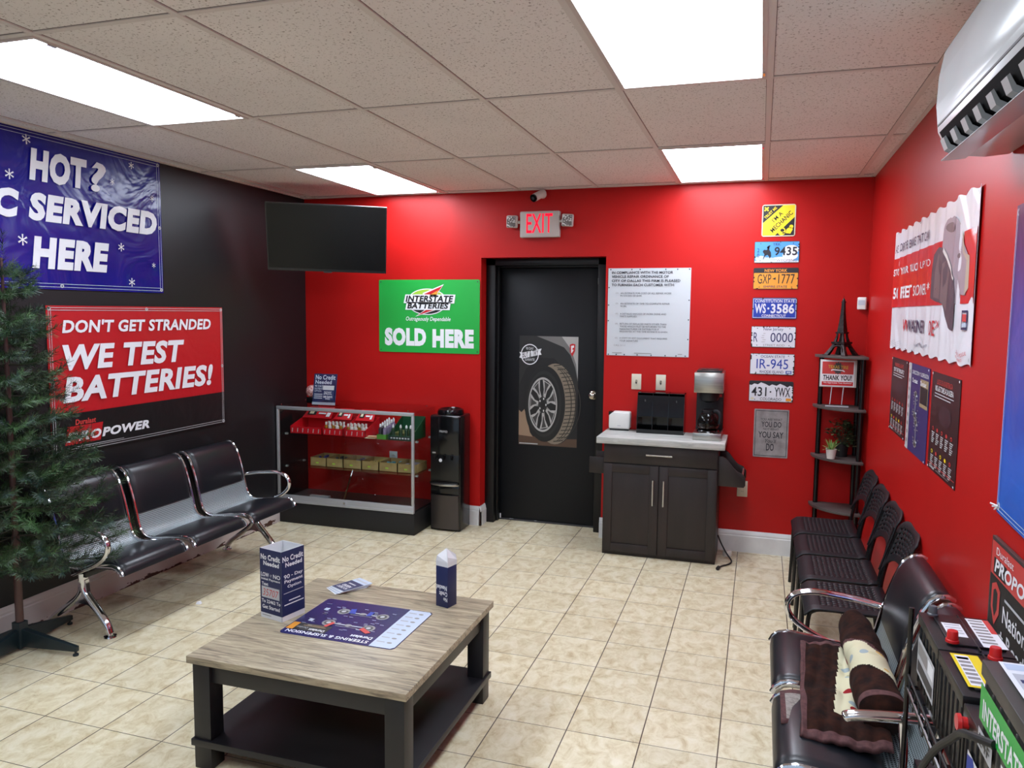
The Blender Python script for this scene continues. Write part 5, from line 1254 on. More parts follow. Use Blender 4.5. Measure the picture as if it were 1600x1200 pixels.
o, a = wposter('dark poster of warning icons nearest the viewer, right of the purple one', 2.230, 2.718, 1.122, 1.530, P['maroon']); warn(o, a, 'LUCES DE ADVERTENCIA', 'NO LAS TOMES A LA LIGERA')
o, a = wposter('purple poster with suspension diagrams and a pale strip, between two dark posters', 1.690, 2.176, 1.118, 1.535, P['purple'])
a.rect(0, 0, 0.14, 1, 'lightgray', 1)
for k in range(9): a.ell(0.07, 0.1 + k * 0.1, 0.04, 0.025, 'gray', 2, 8)
a.text('DIRECCIÓN Y SUSPENSIÓN', 0.20, 0.885, 0.97, 0.94, 'white', 2); a.text('Duralast', 0.22, 0.79, 0.48, 0.84, 'white', 2, 0.02); a.rect(0.62, 0.56, 0.98, 0.86, 'tan', 2); a.rect(0.64, 0.60, 0.96, 0.78, 'black', 3); a.text('Duralast', 0.63, 0.79, 0.90, 0.84, 'white', 4, 0.02)
def diagram(a, u, v, s, ms, layer=2):
    rr = random.Random(int(u * 100))
    for k in (-1, 1):
        a.ell(u, v + k * s, s * 0.5, s * 0.30, ms[0], layer, 16); a.ell(u, v + k * s, s * 0.34, s * 0.2, ms[1], layer + 1, 14)
        for q in range(3): a.rect(u - s * 0.8, v + k * s * (0.55 + 0.25 * q), u - s * 0.45, v + k * s * (0.55 + 0.25 * q) + 0.012, ms[0], layer + 1)
        a.rect(u + s * 0.3, v + k * s * 0.8, u + s * 0.8, v + k * s * 0.8 + 0.02, ms[2], layer + 1)
    a.rect(u - s * 0.10, v - s, u + s * 0.02, v + s, ms[0], layer); a.rect(u + s * 0.12, v - s * 0.7, u + s * 0.18, v + s * 0.7, ms[2], layer)
    for i in range(14): q, w_ = u + rr.uniform(-1.1, 1.1) * s, v + rr.uniform(-1.3, 1.3) * s; a.rect(q, w_, q + 0.05, w_ + 0.010, ms[0], layer + 2)
diagram(a, 0.42, 0.55, 0.12, ('gray', 'darkgray', 'paleblue')); diagram(a, 0.50, 0.24, 0.12, ('gray', 'darkgray', 'paleblue'))
for u, v in ((0.03, 0.02), (0.97, 0.02), (0.03, 0.98), (0.97, 0.98)): a.ell(u, v, 0.016, 0.012, 'white', 5, 8)
a.build(o)
# blue violet banner at the right edge
def sdisp(co):
    return Vector((co.x, co.y - 0.006 - 0.008 * (1 + math.sin(6 * co.x + 3 * co.z)) * min(1, 5 * min(co.x, co.z, 1)), co.z - 0.02 * math.sin(PI * min(1, co.x / 1.4)) * (1 if co.z < 0.1 else 0)))
o = panel('vinyl_banner', 'blue and violet vinyl banner at the right edge under the air conditioner', 'banner', 'right', 3.265 * -1, 1.180, 1.40, 0.900, 0.002, V_SKY, maxedge=0.08, disp=sdisp)
a = Art(1.40, 0.90, 0.0035, 0.0006)
for q in (0.012, 0.026): a.rect(q, q, 1 - q, q + 0.003, 'paleblue', 1); a.rect(q * 0.64, q, q * 0.64 + 0.002, 1 - q, 'paleblue', 1)
a.build(o, maxedge=0.08, disp=sdisp); cord_ends(o, [(0.02, 0.02), (0.02, 0.88)])
f = MB()
for k in range(3): f.tube([(0.02, -0.010, 0.02), (-0.005 - 0.006 * k, -0.012 - 0.004 * k, 0.004 + 0.008 * k)], 0.0025, 6)
f.build('tie_cord', P['white'], o)
# framed placard behind the batteries
o = panel('framed_placard', 'red and black placard with white lettering on the wall behind the batteries', 'sign', 'right', -3.262, 0.785, 1.00, 0.322, 0.012, mat('placard frame grey', '#4a4443', 0.4, 0.4), bevel=0.002)
a = Art(1.0, 0.322, 0.0128, 0.0006)
a.rect(0.012, 0.03, 0.988, 0.97, 'black', 0); a.rect(0.012, 0.66, 0.988, 0.97, 'softred', 1)
a.rect(0.04, 0.68, 0.16, 0.83, 'black', 2); a.text('Duralast', 0.06, 0.865, 0.22, 0.935, 'white', 3); a.text('PROPOWER', 0.05, 0.70, 0.50, 0.83, 'white', 3, 0.03, 0.2)
a.poly([(0.035, 0.57), (0.075, 0.62), (0.115, 0.57), (0.115, 0.36), (0.075, 0.22), (0.035, 0.36)], 'softred', 2); a.poly([(0.055, 0.53), (0.075, 0.56), (0.095, 0.53), (0.095, 0.38), (0.075, 0.30), (0.055, 0.38)], 'black', 3)
a.rect(0.16, 0.53, 0.42, 0.555, 'lightgray', 2); a.text('Nationwide', 0.15, 0.33, 0.50, 0.48, 'white', 2, 0.015); a.text('+ Roadside Assistance', 0.13, 0.12, 0.82, 0.26, 'white', 2, 0.015)
a.build(o)
# ================================================================ exit sign, camera, switches
t = thing('exit_sign', 'lit red EXIT sign with two lamp heads above the doorway', 'exit sign', (2.115, 0, 2.335))
MB().box(-0.158, 0.158, -0.055, -0.001, 0, 0.200).build('housing', mat('exit sign plastic', '#b9b2ad', 0.4), t, bevel=0.008, seg=3)
a = Art(0.316, 0.200, 0.0556, 0.0005, xf=lambda u, v: (u - 0.158, v))
a.text('EXIT', 0.17, 0.17, 0.83, 0.90, M_EXIT, 1, 0.004); a.build(t, names=('print', 'letters'))
M_LENS = mat('dotted lamp lens', '#c6bfb9', 0.25, 0.3)
link(M_LENS, ramp(M_LENS, (lambda n: (link(M_LENS, coords(M_LENS), n.inputs['Vector']), n.outputs['Distance'])[1])(node(M_LENS, 'ShaderNodeTexVoronoi', i_Scale=75.0)), [(0.2, '#efeae4'), (0.55, '#6f6863')]), bsdf(M_LENS).inputs['Base Color'])
for sx in (-1, 1):
    h = MB().box(-0.045, 0.045, -0.022, 0.018, -0.048, 0.048).build('lamp_head', mat('exit sign plastic', '#b9b2ad', 0.4), t, bevel=0.012, seg=3)
    h.location = (sx * 0.222, -0.045, 0.125); h.rotation_euler = (0.10, 0.06, sx * 0.10)
    MB().box(-0.036, 0.036, -0.0245, -0.0215, -0.040, 0.040).build('lens', M_LENS, h)
    MB().tube([(sx * 0.150, -0.04, 0.120), (sx * 0.185, -0.04, 0.120)], 0.012, 10).build('arm', mat('exit sign plastic', '#b9b2ad', 0.4), t)
t = thing('security_camera', 'small white bullet security camera mounted above the EXIT sign', 'camera', (2.125, 0, 2.665))
MB().lathe([(0, -0.012), (0.028, -0.012), (0.030, 0), (0, 0)], (0, -0.001, 0), 18, axis='y', cap=False).build('mount', M_WHITE, t)
A = Vector((0.012, -0.03, 0.010)); B = Vector((-0.045, -0.145, -0.050)); D = (B - A).normalized()
MB().tube([A, A + D * 0.115], 0.030, 18).tube([Vector((0, -0.008, 0)), A + D * 0.03], 0.012, 10).build('body', M_WHITE, t)
MB().tube([A + D * 0.112, A + D * 0.128], [0.028, 0.030], 18).build('lens_ring', M_GLOSSBLK, t)
MB().tube([A + D * 0.127, A + D * 0.131], 0.013, 14).build('lens', mat('lens dark grey', '#3b3d42', 0.1), t)
def wallplate(name, label, cat, x, z, w, h, m, group=None):
    t = thing(name, label, cat, (x, 0, z), 0, group)
    MB().box(-w / 2, w / 2, -0.007, -0.0005, -h / 2, h / 2).build('cover_plate', m, t, bevel=0.003)
    return t
for x, lab in ((2.885, 'ivory light switch under the notice, nearer the black door'), (3.069, 'ivory light switch under the notice, nearer the coffee maker')):
    t = wallplate('light_switch', lab, 'light switch', x, 1.240, 0.074, 0.118, M_IVORY, 'switches above the coffee counter')
    MB().box(-0.006, 0.006, -0.010, -0.007, -0.014, 0.014).build('slot', P['darkgray'], t)
    MB().hexa([(-0.004, -0.014, -0.002), (0.004, -0.014, -0.002), (0.004, -0.008, -0.006), (-0.004, -0.008, -0.006), (-0.004, -0.020, 0.010), (0.004, -0.020, 0.010), (0.004, -0.008, 0.010), (-0.004, -0.008, 0.010)]).build('toggle', M_IVORY, t)
def outlet(lab, x, z, m):
    t = wallplate('wall_outlet', lab, 'outlet', x, z, 0.074, 0.118, m)
    for s in (-1, 1):
        o = MB().lathe([(0, -0.003), (0.016, -0.003), (0.017, 0)], (0, -0.007, s * 0.022), 18, axis='y', cap=False).build('receptacle', m, t)
        for x_ in (-0.006, 0.006): MB().box(x_ - 0.001, x_ + 0.001, -0.0112, -0.0098, s * 0.022 - 0.001, s * 0.022 + 0.008).build('slot', P['black'], o)
    return t
outlet('ivory wall outlet under the rack of the coffee cabinet', 3.686, 0.475, M_IVORY)
outlet('grey wall outlet seen through the glass case', 0.838, 0.510, P['silver'])
t = thing('motion_sensor', 'white motion sensor in the corner above the corner shelf', 'sensor', (4.440, -0.004, 1.842), -0.35)
MB().box(-0.030, 0.030, -0.040, -0.012, -0.043, 0.043).build('body', M_WHITE, t, bevel=0.008, seg=3)
MB().box(-0.022, 0.022, -0.0415, -0.0395, -0.012, 0.022).build('lens', mat('sensor lens', '#b9bfca', 0.3), t)
MB().box(-0.012, 0.012, -0.014, 0.0, -0.02, 0.02).build('bracket', M_WHITE, t)

# ================================================================ split air conditioner, faces -x
t = thing('air_conditioner', 'white split air conditioner high on the red wall at the top right', 'air conditioner', (RW - 0.0015, -3.130, 0), -PI / 2)
M_AC = mat('glossy white shell', '#b4b7b9', 0.24, spec=0.4)
AL = 1.06
# local: x towards the viewer along the wall, y into the wall (negative = out), z up
prof = [(0, 2.252), (-0.070, 2.246), (-0.135, 2.252), (-0.178, 2.276), (-0.203, 2.325), (-0.211, 2.400), (-0.208, 2.490), (-0.196, 2.560), (-0.176, 2.592), (-0.140, 2.604), (0, 2.604)]
MB().prism(prof, 'x', 0, AL).build('shell', M_AC, t, bevel=0.008, seg=3)
fp = [(-0.2035, 2.345), (-0.2135, 2.400), (-0.2105, 2.490), (-0.1985, 2.562), (-0.178, 2.596)]
fpb = [(p[0] + 0.006, p[1]) for p in reversed(fp)]
MB().prism(fp + fpb, 'x', 0.015, AL - 0.015).build('front_panel', M_AC, t, bevel=0.002)
MB().prism([(-0.2045, 2.341), (-0.2065, 2.341), (-0.2075, 2.346), (-0.2045, 2.346)], 'x', 0.015, AL - 0.015).build('panel_seam', P['darkgray'], t)
M_DARK = mat('dark outlet', '#050506', 0.8, spec=0.1)
MB().prism([(-0.140, 2.2505), (-0.183, 2.2735), (-0.2055, 2.318), (-0.201, 2.322), (-0.178, 2.279), (-0.136, 2.257)], 'x', 0.045, AL - 0.045).build('air_outlet', M_DARK, t)
for i in range(8):
    x = 0.065 + i * 0.125
    MB().prism([(-0.150, 2.252), (-0.186, 2.270), (-0.200, 2.296), (-0.206, 2.290), (-0.193, 2.258), (-0.158, 2.238)], 'x', x, x + 0.045).build('vane', mat('vane grey', '#8f9292', 0.45), t)
MB().hexa([(0.045, -0.128, 2.240), (AL - 0.045, -0.128, 2.240), (AL - 0.045, -0.131, 2.2365), (0.045, -0.131, 2.2365), (0.045, -0.196, 2.236), (AL - 0.045, -0.196, 2.236), (AL - 0.045, -0.198, 2.232), (0.045, -0.198, 2.232)]).build('flap', M_AC, t, bevel=0.001)

# ================================================================ battery rack
RX0, RX1, RY0, RY1 = 4.200, 4.440, -3.556, -4.640
t = thing('battery_rack', 'black wire rack of car batteries at the bottom right', 'rack', ((RX0 + RX1) / 2, (RY0 + RY1) / 2, 0))
hx, hy = (RX1 - RX0) / 2, (RY0 - RY1) / 2
for sx in (-1, 1):
    for sy in (-1, 1): MB().tube([(sx * hx, sy * hy, 0), (sx * hx, sy * hy, 0.955 if sy > 0 and sx < 0 else 0.72)], 0.007, 8).build('post', M_TUBE, t)
for z in (0.732, 0.330, 0.06):
    f = MB()
    f.tube([(-hx, -hy, z - 0.006), (hx, -hy, z - 0.006), (hx, hy, z - 0.006), (-hx, hy, z - 0.006)], 0.006, 8, closed=True)
    for i in range(9):
        x = -hx + 0.012 + i * (2 * hx - 0.024) / 8; f.tube([(x, -hy, z - 0.003), (x, hy, z - 0.003)], 0.003, 6)
    for i in range(6):
        y = -hy + (i + 0.5) * 2 * hy / 6; f.tube([(-hx, y, z - 0.009), (hx, y, z - 0.009)], 0.003, 6)
    f.build('wire_shelf', M_TUBE, t)
f = MB()
gy = hy - 0.72
f.tube([(-hx, hy, 0.765), (-hx, gy, 0.765)], 0.003, 6)
for i in range(6):
    y = hy - 0.02 - i * 0.13; f.tube([(-hx, y, 0.765), (-hx, y - 0.03, 0.700), (-hx, y - 0.07, 0.700), (-hx, y - 0.10, 0.765)], 0.0025, 6)
f.build('front_guard', M_MATBLK, t)
M_BAT = mat('battery case black', '#151416', 0.36)
M_BATG = mat('battery case grey', '#3b3936', 0.42)
def battery(label, x, y, z, w, l, h, m, rotz=0):
    """origin at the base centre; w along x, l along y, front label face at -x"""
    t = thing('car_battery', label, 'battery', (x, y, z), rotz, 'car batteries on the wire rack')
    f = MB(); f.box(-w / 2 + 0.006, w / 2 - 0.006, -l / 2 + 0.006, l / 2 - 0.006, 0, h - 0.030)
    for i in range(6): yy = -l / 2 + (i + 0.5) * l / 6; f.box(-w / 2 + 0.002, -w / 2 + 0.010, yy - 0.004, yy + 0.004, 0.02, h - 0.04)
    f.build('case', m, t, bevel=0.003)
    f = MB(); f.box(-w / 2, w / 2, -l / 2, l / 2, h - 0.034, h - 0.006); f.box(-w / 2 + 0.03, w / 2 - 0.012, -l / 2 + 0.03, l / 2 - 0.03, h - 0.006, h)
    f.box(0.008, 0.012, -l / 2 + 0.004, l / 2 - 0.004, h - 0.006, h + 0.0008)
    f.build('lid', m, t, bevel=0.003)
    return t
def post(t, x, y, z, red):
    m = mat('red terminal cap', '#c41f1f', 0.35) if red else mat('grey terminal', '#55565a', 0.4)
    MB().lathe([(0.014, 0), (0.014, 0.004), (0.0115, 0.006), (0.0105, 0.022), (0.009, 0.025), (0, 0.025)] if not red else [(0.016, 0), (0.0155, 0.006), (0.0135, 0.008), (0.0125, 0.026), (0.011, 0.029), (0, 0.029)], (x, y, z), 16).build('terminal', m, t)
def toplabel(t, u0, v0, u1, v1, z, cols):
    f = MB(); ms = []
    for k, (a0, b0, a1, b1, c) in enumerate(cols):
        if P[c] not in ms: ms.append(P[c])
        X0, X1 = u0 + (u1 - u0) * a0, u0 + (u1 - u0) * a1; Y0, Y1 = v0 + (v1 - v0) * b0, v0 + (v1 - v0) * b1
        zz = z + 0.0006 + 0.0004 * (k > 0) + 0.0002 * (k > 2)
        f.add([(X0, Y0, zz), (X1, Y0, zz), (X1, Y1, zz), (X0, Y1, zz)], [(0, 1, 2, 3)], ms.index(P[c]))
    f.build('sticker', ms, t, smooth=0)
SH = 0.733
b = battery('black car battery at the far end of the rack, one grey and one red post', 4.302, -3.675, SH, 0.168, 0.250, 0.217, M_BAT)
post(b, -0.055, 0.095, 0.2175, False); post(b, -0.045, -0.085, 0.2175, True)
toplabel(b, -0.045, 0.045, 0.000, -0.045, 0.217, [(0, 0, 1, 1, 'white')] + [(0.1, 0.1 + 0.2 * k, 0.9, 0.18 + 0.2 * k, 'lightgray') for k in range(4)])
toplabel(b, 0.022, 0.095, 0.076, -0.095, 0.217, [(0, 0, 1, 1, 'white'), (0.75, 0, 1, 0.5, 'softred')] + [(0.08, 0.05 + 0.11 * k, 0.7, 0.10 + 0.11 * k, 'gray') for k in range(8)])
def facelabel(t, w, l, y0, y1, z0, z1, draw):
    """a label on the -x face; u runs towards the viewer (-y)"""
    a = Art(y1 - y0, z1 - z0, w / 2 + 0.0006, 0.0005, xf=lambda u, v: (u + y0, v + z0)); draw(a)
    for k in a.build(t, names=('face_label', 'lettering')): k.rotation_euler = (0, 0, -PI / 2)
def dl(a):
    a.rect(0, 0, 1, 1, 'lightgray', 0); a.rect(0.05, 0.55, 0.6, 0.9, 'gray', 1); a.rect(0.05, 0.1, 0.95, 0.4, 'darkgray', 1); a.rect(0.65, 0.55, 0.95, 0.9, 'white', 1)
facelabel(b, 0.1665, 0.25, -0.105, 0.10, 0.05, 0.150, dl)
b = battery('black car battery with a yellow top label, second on the rack', 4.302, -3.928, SH, 0.168, 0.240, 0.217, M_BAT)
post(b, 0.030, 0.092, 0.2175, True); post(b, 0.055, -0.092, 0.2175, False)
toplabel(b, -0.066, 0.095, -0.006, -0.085, 0.217, [(0, 0, 1, 1, 'yellow'), (0.12, 0.05, 0.62, 0.95, 'white')] + [(0.16, 0.1 + 0.12 * k, 0.58, 0.17 + 0.12 * k, 'gray') for k in range(7)])
toplabel(b, 0.012, 0.06, 0.062, -0.03, 0.217, [(0, 0, 1, 1, 'white'), (0.1, 0.3, 0.9, 0.95, 'purple'), (0.1, 0.05, 0.9, 0.2, 'gray'), (0.3, 0.5, 0.7, 0.6, 'white')])
b = battery('black car battery with a red side knob and blue face label, third on the rack', 4.302, -4.180, SH, 0.168, 0.240, 0.207, M_BAT)
MB().lathe([(0, -0.022), (0.017, -0.022), (0.018, -0.014), (0.012, -0.012), (0.012, 0)], (-0.082, 0.088, 0.172), 18, axis='x', cap=False).build('knob', mat('red terminal cap', '#c41f1f', 0.35), b)
def bl(a):
    a.rect(0, 0, 1, 1, 'white', 0); a.poly([(0.0, 0), (0.0, 0.9), (0.25, 1), (0.55, 0.4), (0.55, 0)], 'plateblue', 1); a.poly([(0, 0), (0, 0.45), (0.35, 0.0)], 'yellow', 2); a.rect(0.6, 0.1, 0.95, 0.5, 'softred', 1)
facelabel(b, 0.1665, 0.24, -0.07, 0.105, 0.02, 0.125, bl)
b = battery('plain black car battery carrying the grey green-labelled one', 4.268, -4.470, SH, 0.172, 0.26, 0.190, M_BAT)
b = battery('large grey car battery with a green lettered band, highest on the rack', 4.262, -4.470, SH + 0.192, 0.178, 0.262, 0.228, M_BATG)
def il(a):
    a.rect(0, 0.42, 1, 0.98, 'green', 0); a.text('INTERSTATE', 0.08, 0.50, 0.96, 0.80, 'white', 1, 0.03); a.rect(0.0, 0.0, 0.35, 0.30, 'lightgray', 0); a.text('24F', 0.03, 0.06, 0.30, 0.24, 'darkgray', 1, 0.02); a.rect(0.55, 0.02, 0.98, 0.34, 'white', 0); a.rect(0.62, 0.08, 0.9, 0.28, 'navy', 1)
facelabel(b, 0.1765, 0.262, -0.125, 0.122, 0.065, 0.185, il)
toplabel(b, -0.068, 0.115, 0.075, -0.115, 0.228, [(0, 0, 1, 1, 'white'), (0.04, 0.03, 0.96, 0.14, 'paleblue'), (0.06, 0.2, 0.3, 0.9, 'lightgray'), (0.36, 0.2, 0.62, 0.5, 'paleblue'), (0.36, 0.55, 0.62, 0.9, 'lightgray'), (0.68, 0.2, 0.94, 0.55, 'softred'), (0.68, 0.6, 0.94, 0.9, 'paleblue'), (0.1, 0.3, 0.26, 0.36, 'navy'), (0.1, 0.45, 0.26, 0.5, 'navy')])
battery('dark car battery on the lower wire shelf, seen past the front rod', 4.310, -3.690, 0.331, 0.168, 0.25, 0.200, M_BAT)
o = MB().tube(smoothp([(4.172, -4.448, 1.045), (4.152, -4.400, 1.030), (4.150, -4.330, 0.998), (4.150, -4.270, 0.955), (4.150, -4.164, 0.878), (4.150, -4.077, 0.800), (4.150, -4.022, 0.740), (4.150, -3.96, 0.62)], 8), 0.0075, 10).build('battery_cable', M_MATBLK)
tag(o, 'thick black cable looping down from the grey battery', 'cable')

# ================================================================ things on the coffee table
TZ = 0.4503
def boxtext(a, small=False):
    a.text('No Credit', 0.05, 0.845, 0.95, 0.925, 'white', 1, 0.03); a.text('Needed', 0.17, 0.765, 0.90, 0.83, 'white', 1, 0.03)
t = thing('brochure_box', 'tall open blue and white cardboard brochure box on the coffee table', 'brochure box', (1.905, -3.178, TZ), -0.228)
w_, h_ = 0.128, 0.302
f = MB()
for (x0, x1, y0, y1) in ((-w_, 0, 0, 0.002), (-w_, 0, w_ - 0.002, w_), (-w_, -w_ + 0.002, 0, w_), (-0.002, 0, 0, w_)): f.box(x0, x1, y0, y1, 0, h_ if y1 < 0.1 else h_ + 0.0)
bx = f.build('carton', mat('white carton', '#d8dadd', 0.5), t)
a = Art(w_, h_, 0.0006, 0.0004, xf=lambda u, v: (u - w_, v))
a.rect(0, 0.075, 1, 1.0, 'navy', 0); boxtext(a)
a.text('LOW', 0.05, 0.60, 0.42, 0.66, 'white', 1, 0.02); a.text('or', 0.47, 0.61, 0.56, 0.645, 'lightgray', 1); a.text('NO', 0.62, 0.60, 0.95, 0.66, 'white', 1, 0.02); a.text('Initial Payment', 0.06, 0.545, 0.94, 0.585, 'white', 1, 0.02)
a.text('Text', 0.08, 0.475, 0.38, 0.52, 'white', 1, 0.02); a.rect(0.07, 0.30, 0.90, 0.46, 'lightgray', 1); a.text('35707', 0.12, 0.33, 0.86, 0.43, 'softred', 2, -0.005, 0.2); a.text('To 22462 To', 0.06, 0.225, 0.94, 0.275, 'white', 1, 0.02); a.text('Get Started', 0.09, 0.14, 0.90, 0.195, 'white', 1, 0.02)
a.rect(0.08, 0.04, 0.5, 0.05, 'gray', 1)
a.build(bx)
a = Art(w_, h_, 0.0006, 0.0004); a.rect(0, 0.075, 1, 1.0, 'navy', 0); boxtext(a)
a.text('90', 0.10, 0.60, 0.35, 0.66, 'white', 1, 0.01); a.text('- Day', 0.42, 0.60, 0.92, 0.66, 'white', 1, 0.02); a.text('Payment', 0.12, 0.525, 0.92, 0.585, 'white', 1, 0.02); a.text('Option', 0.25, 0.45, 0.85, 0.505, 'white', 1, 0.02); a.rect(0.08, 0.39, 0.94, 0.40, 'lightgray', 1); a.rect(0.3, 0.27, 0.8, 0.285, 'white', 1); a.rect(0.1, 0.22, 0.95, 0.235, 'white', 1)
for k in a.build(bx): k.rotation_euler = (0, 0, PI / 2)
t = thing('brochure_box', 'small upside-down blue brochure box at the back right of the coffee table', 'brochure box', (2.500, -2.806, TZ), -0.27)
w_, h_ = 0.066, 0.185
bx = MB().box(-w_, 0, 0, w_, 0, h_).build('carton', mat('navy carton', '#1d2752', 0.45), t, bevel=0.002)
f = MB(); f.box(-w_, 0, 0, w_, h_, h_ + 0.022)
for a_, b_ in (((-w_, 0.0), (0.0, 0.0)), ((0.0, 0.0), (0.0, w_)), ((0.0, w_), (-w_, w_)), ((-w_, w_), (-w_, 0.0))):
    pk = (-w_ * 0.5, w_ * 0.5, h_ + 0.075); mid = ((a_[0] + b_[0]) / 2, (a_[1] + b_[1]) / 2, h_ + 0.05)
    f.add([(a_[0], a_[1], h_ + 0.022), (b_[0], b_[1], h_ + 0.022), (b_[0] * 0.9 + pk[0] * 0.1, b_[1] * 0.9 + pk[1] * 0.1, h_ + 0.045), pk, (a_[0] * 0.9 + pk[0] * 0.1, a_[1] * 0.9 + pk[1] * 0.1, h_ + 0.045)], [(0, 1, 2, 3, 4)])
f.build('folded_flaps', mat('white carton', '#d8dadd', 0.5), t, smooth=0)
a = Art(w_, h_, 0.0006, 0.0004, xf=lambda u, v: (u - w_, v)); a.text('Needed', 0.06, 0.42, 0.94, 0.54, 'white', 1, 0.03, rot=PI); a.text('Credit', 0.30, 0.28, 0.98, 0.39, 'white', 1, 0.03, rot=PI); a.text('No', 0.66, 0.15, 0.98, 0.25, 'white', 1, 0.03, rot=PI)
a.build(bx)
# laminated mat, printed side up and read from the far side
o = MB(); w_, h_ = 0.518, 0.392; pts = []
for cx_, cz_, a_ in ((0.02, 0.02, PI), (w_ - 0.02, 0.02, 1.5 * PI), (w_ - 0.02, h_ - 0.02, 0), (0.02, h_ - 0.02, 0.5 * PI)): pts += [(cx_ + 0.02 * math.cos(a_ + i * PI / 8), cz_ + 0.02 * math.sin(a_ + i * PI / 8)) for i in range(5)]
o = o.prism(pts, 'y', -0.0015, 0).build('counter_mat', mat('laminated navy print', '#24265e', 0.25))
o.matrix_world = Matrix(((-1, 0, 0, 2.463), (0, 0, -1, -2.874), (0, -1, 0, TZ), (0, 0, 0, 1)))
tag(o, 'navy laminated mat with suspension drawings lying on the coffee table', 'mat')
a = Art(w_, h_, 0.0019, 0.0004)
a.poly([(0.03, 0.01), (0.21, 0.01), (0.21, 0.99), (0.03, 0.99), (0.005, 0.95), (0.005, 0.05)], 'paleblue', 0)
for k in range(8): a.ell(0.08, 0.10 + k * 0.11, 0.022, 0.018, 'gray', 1, 10); a.rect(0.12, 0.09 + k * 0.11, 0.19, 0.10 + k * 0.11, 'gray', 1); a.rect(0.12, 0.105 + k * 0.11, 0.18, 0.112 + k * 0.11, 'lightgray', 1)
a.text('STEERING & SUSPENSION', 0.24, 0.90, 0.96, 0.96, 'white', 2, 0.02); a.text('Duralast', 0.24, 0.81, 0.43, 0.87, 'white', 2, 0.03)
a.rect(0.64, 0.71, 0.93, 0.885, 'black', 1); a.rect(0.93, 0.71, 0.99, 0.885, 'orange', 1); a.text('Duralast', 0.66, 0.82, 0.80, 0.87, 'white', 2, 0.03); a.rect(0.68, 0.76, 0.88, 0.775, 'tan', 2); a.rect(0.70, 0.735, 0.86, 0.745, 'tan', 2); a.text('Duralast', 0.82, 0.80, 0.92, 0.84, 'lightgray', 2)
for v in (0.62, 0.30):
    for u in (0.36, 0.72):
        a.ell(u, v, 0.055, 0.075, 'gray', 1, 20); a.ell(u, v, 0.038, 0.052, 'darkgray', 2, 18); a.ell(u, v, 0.02, 0.028, 'lightgray', 3, 12)
    a.rect(0.40, v - 0.01, 0.68, v + 0.01, 'lightgray', 1); a.rect(0.44, v + 0.04, 0.64, v + 0.05, 'gray', 1)
    a.ell(0.54, v, 0.03, 0.03, 'gray', 2, 12)
    rr = random.Random(int(v * 50))
    for i in range(22): u, q = rr.uniform(0.26, 0.92), v + rr.uniform(-0.15, 0.13); a.rect(u, q, u + 0.035, q + 0.008, 'lightgray', 4)
a.poly([(0.30, 0.72), (0.33, 0.76), (0.42, 0.68), (0.40, 0.63)], 'softred', 5); a.poly([(0.66, 0.62), (0.69, 0.60), (0.72, 0.72), (0.69, 0.74)], 'softred', 5); a.poly([(0.60, 0.33), (0.66, 0.33), (0.68, 0.22), (0.64, 0.20)], 'plateblue', 5); a.poly([(0.46, 0.33), (0.50, 0.34), (0.50, 0.22), (0.46, 0.22)], 'plateblue', 5)
for u, v in ((0.86, 0.30), (0.86, 0.62)): a.rect(u, v - 0.03, u + 0.04, v + 0.03, 'paleblue', 4)
a.build(o)
# fanned leaflets
for k in range(6):
    o = MB().box(-0.052, 0.052, -0.080, 0.080, 0, 0.0022).build('leaflet', P['paleblue'] if k % 2 else P['white'])
    o.location = (1.972 - 0.004 * (5 - k), -2.712 - 0.003 * (5 - k), TZ + 0.0024 * k); o.rotation_euler = (0, 0, -0.46 - 0.035 * (5 - k) + (0.05 if k == 2 else 0))
    tag(o, ['bottom leaflet of the fanned stack on the coffee table', 'second leaflet from the bottom of the fanned stack', 'third leaflet from the bottom of the fanned stack', 'third leaflet from the top of the fanned stack', 'second leaflet from the top of the fanned stack', 'top navy leaflet of the fanned stack on the coffee table'][k], 'leaflet', 'fanned leaflets on the coffee table')
    if k == 5:
        a = Art(0.104, 0.160, 0.0, 0.0004); a.rect(0.02, 0.30, 0.98, 0.99, 'navy', 0)
        a.text('NO CREDIT', 0.15, 0.78, 0.85, 0.90, 'white', 1, 0.02); a.text('NEEDED', 0.20, 0.62, 0.80, 0.74, 'white', 1, 0.02); a.rect(0.25, 0.46, 0.75, 0.52, 'lightgray', 1); a.rect(0.1, 0.12, 0.9, 0.2, 'lightgray', 1)
        for kk in a.build(o): kk.matrix_local = Matrix(((-1, 0, 0, 0.052), (0, 0, -1, 0.080), (0, -1, 0, 0.0026), (0, 0, 0, 1)))

# ================================================================ blanket on the two-seat bench
M_PLUSH = noisy(mat('brown plush', '#1d0f0c', 0.95, spec=0.2), '#160a08', '#33190f', 24)
M_TRIMB = noisy(mat('mauve brown binding', '#4f2f2f', 0.85), '#452828', '#5c3838', 60)
M_FLOR = mat('cream floral plush', '#cfc9a8', 0.95, spec=0.2)
_vo = node(M_FLOR, 'ShaderNodeTexVoronoi', i_Scale=20.0); link(M_FLOR, coords(M_FLOR), _vo.inputs['Vector'])
_sep = node(M_FLOR, 'ShaderNodeSeparateColor'); link(M_FLOR, _vo.outputs['Color'], _sep.inputs[0])
_blob = mth(M_FLOR, 'LESS_THAN', _vo.outputs['Distance'], 0.36)
_pick = ramp(M_FLOR, _sep.outputs[0], [(0.0, '#8e1f26'), (0.22, '#8e1f26'), (0.23, '#9aa7ab'), (0.42, '#9aa7ab'), (0.43, '#c9a763'), (0.60, '#c9a763'), (0.61, '#a9a985'), (1.0, '#cfc9a8')])
link(M_FLOR, mixc(M_FLOR, _blob, '#cdc8a9', _pick), bsdf(M_FLOR).inputs['Base Color'])
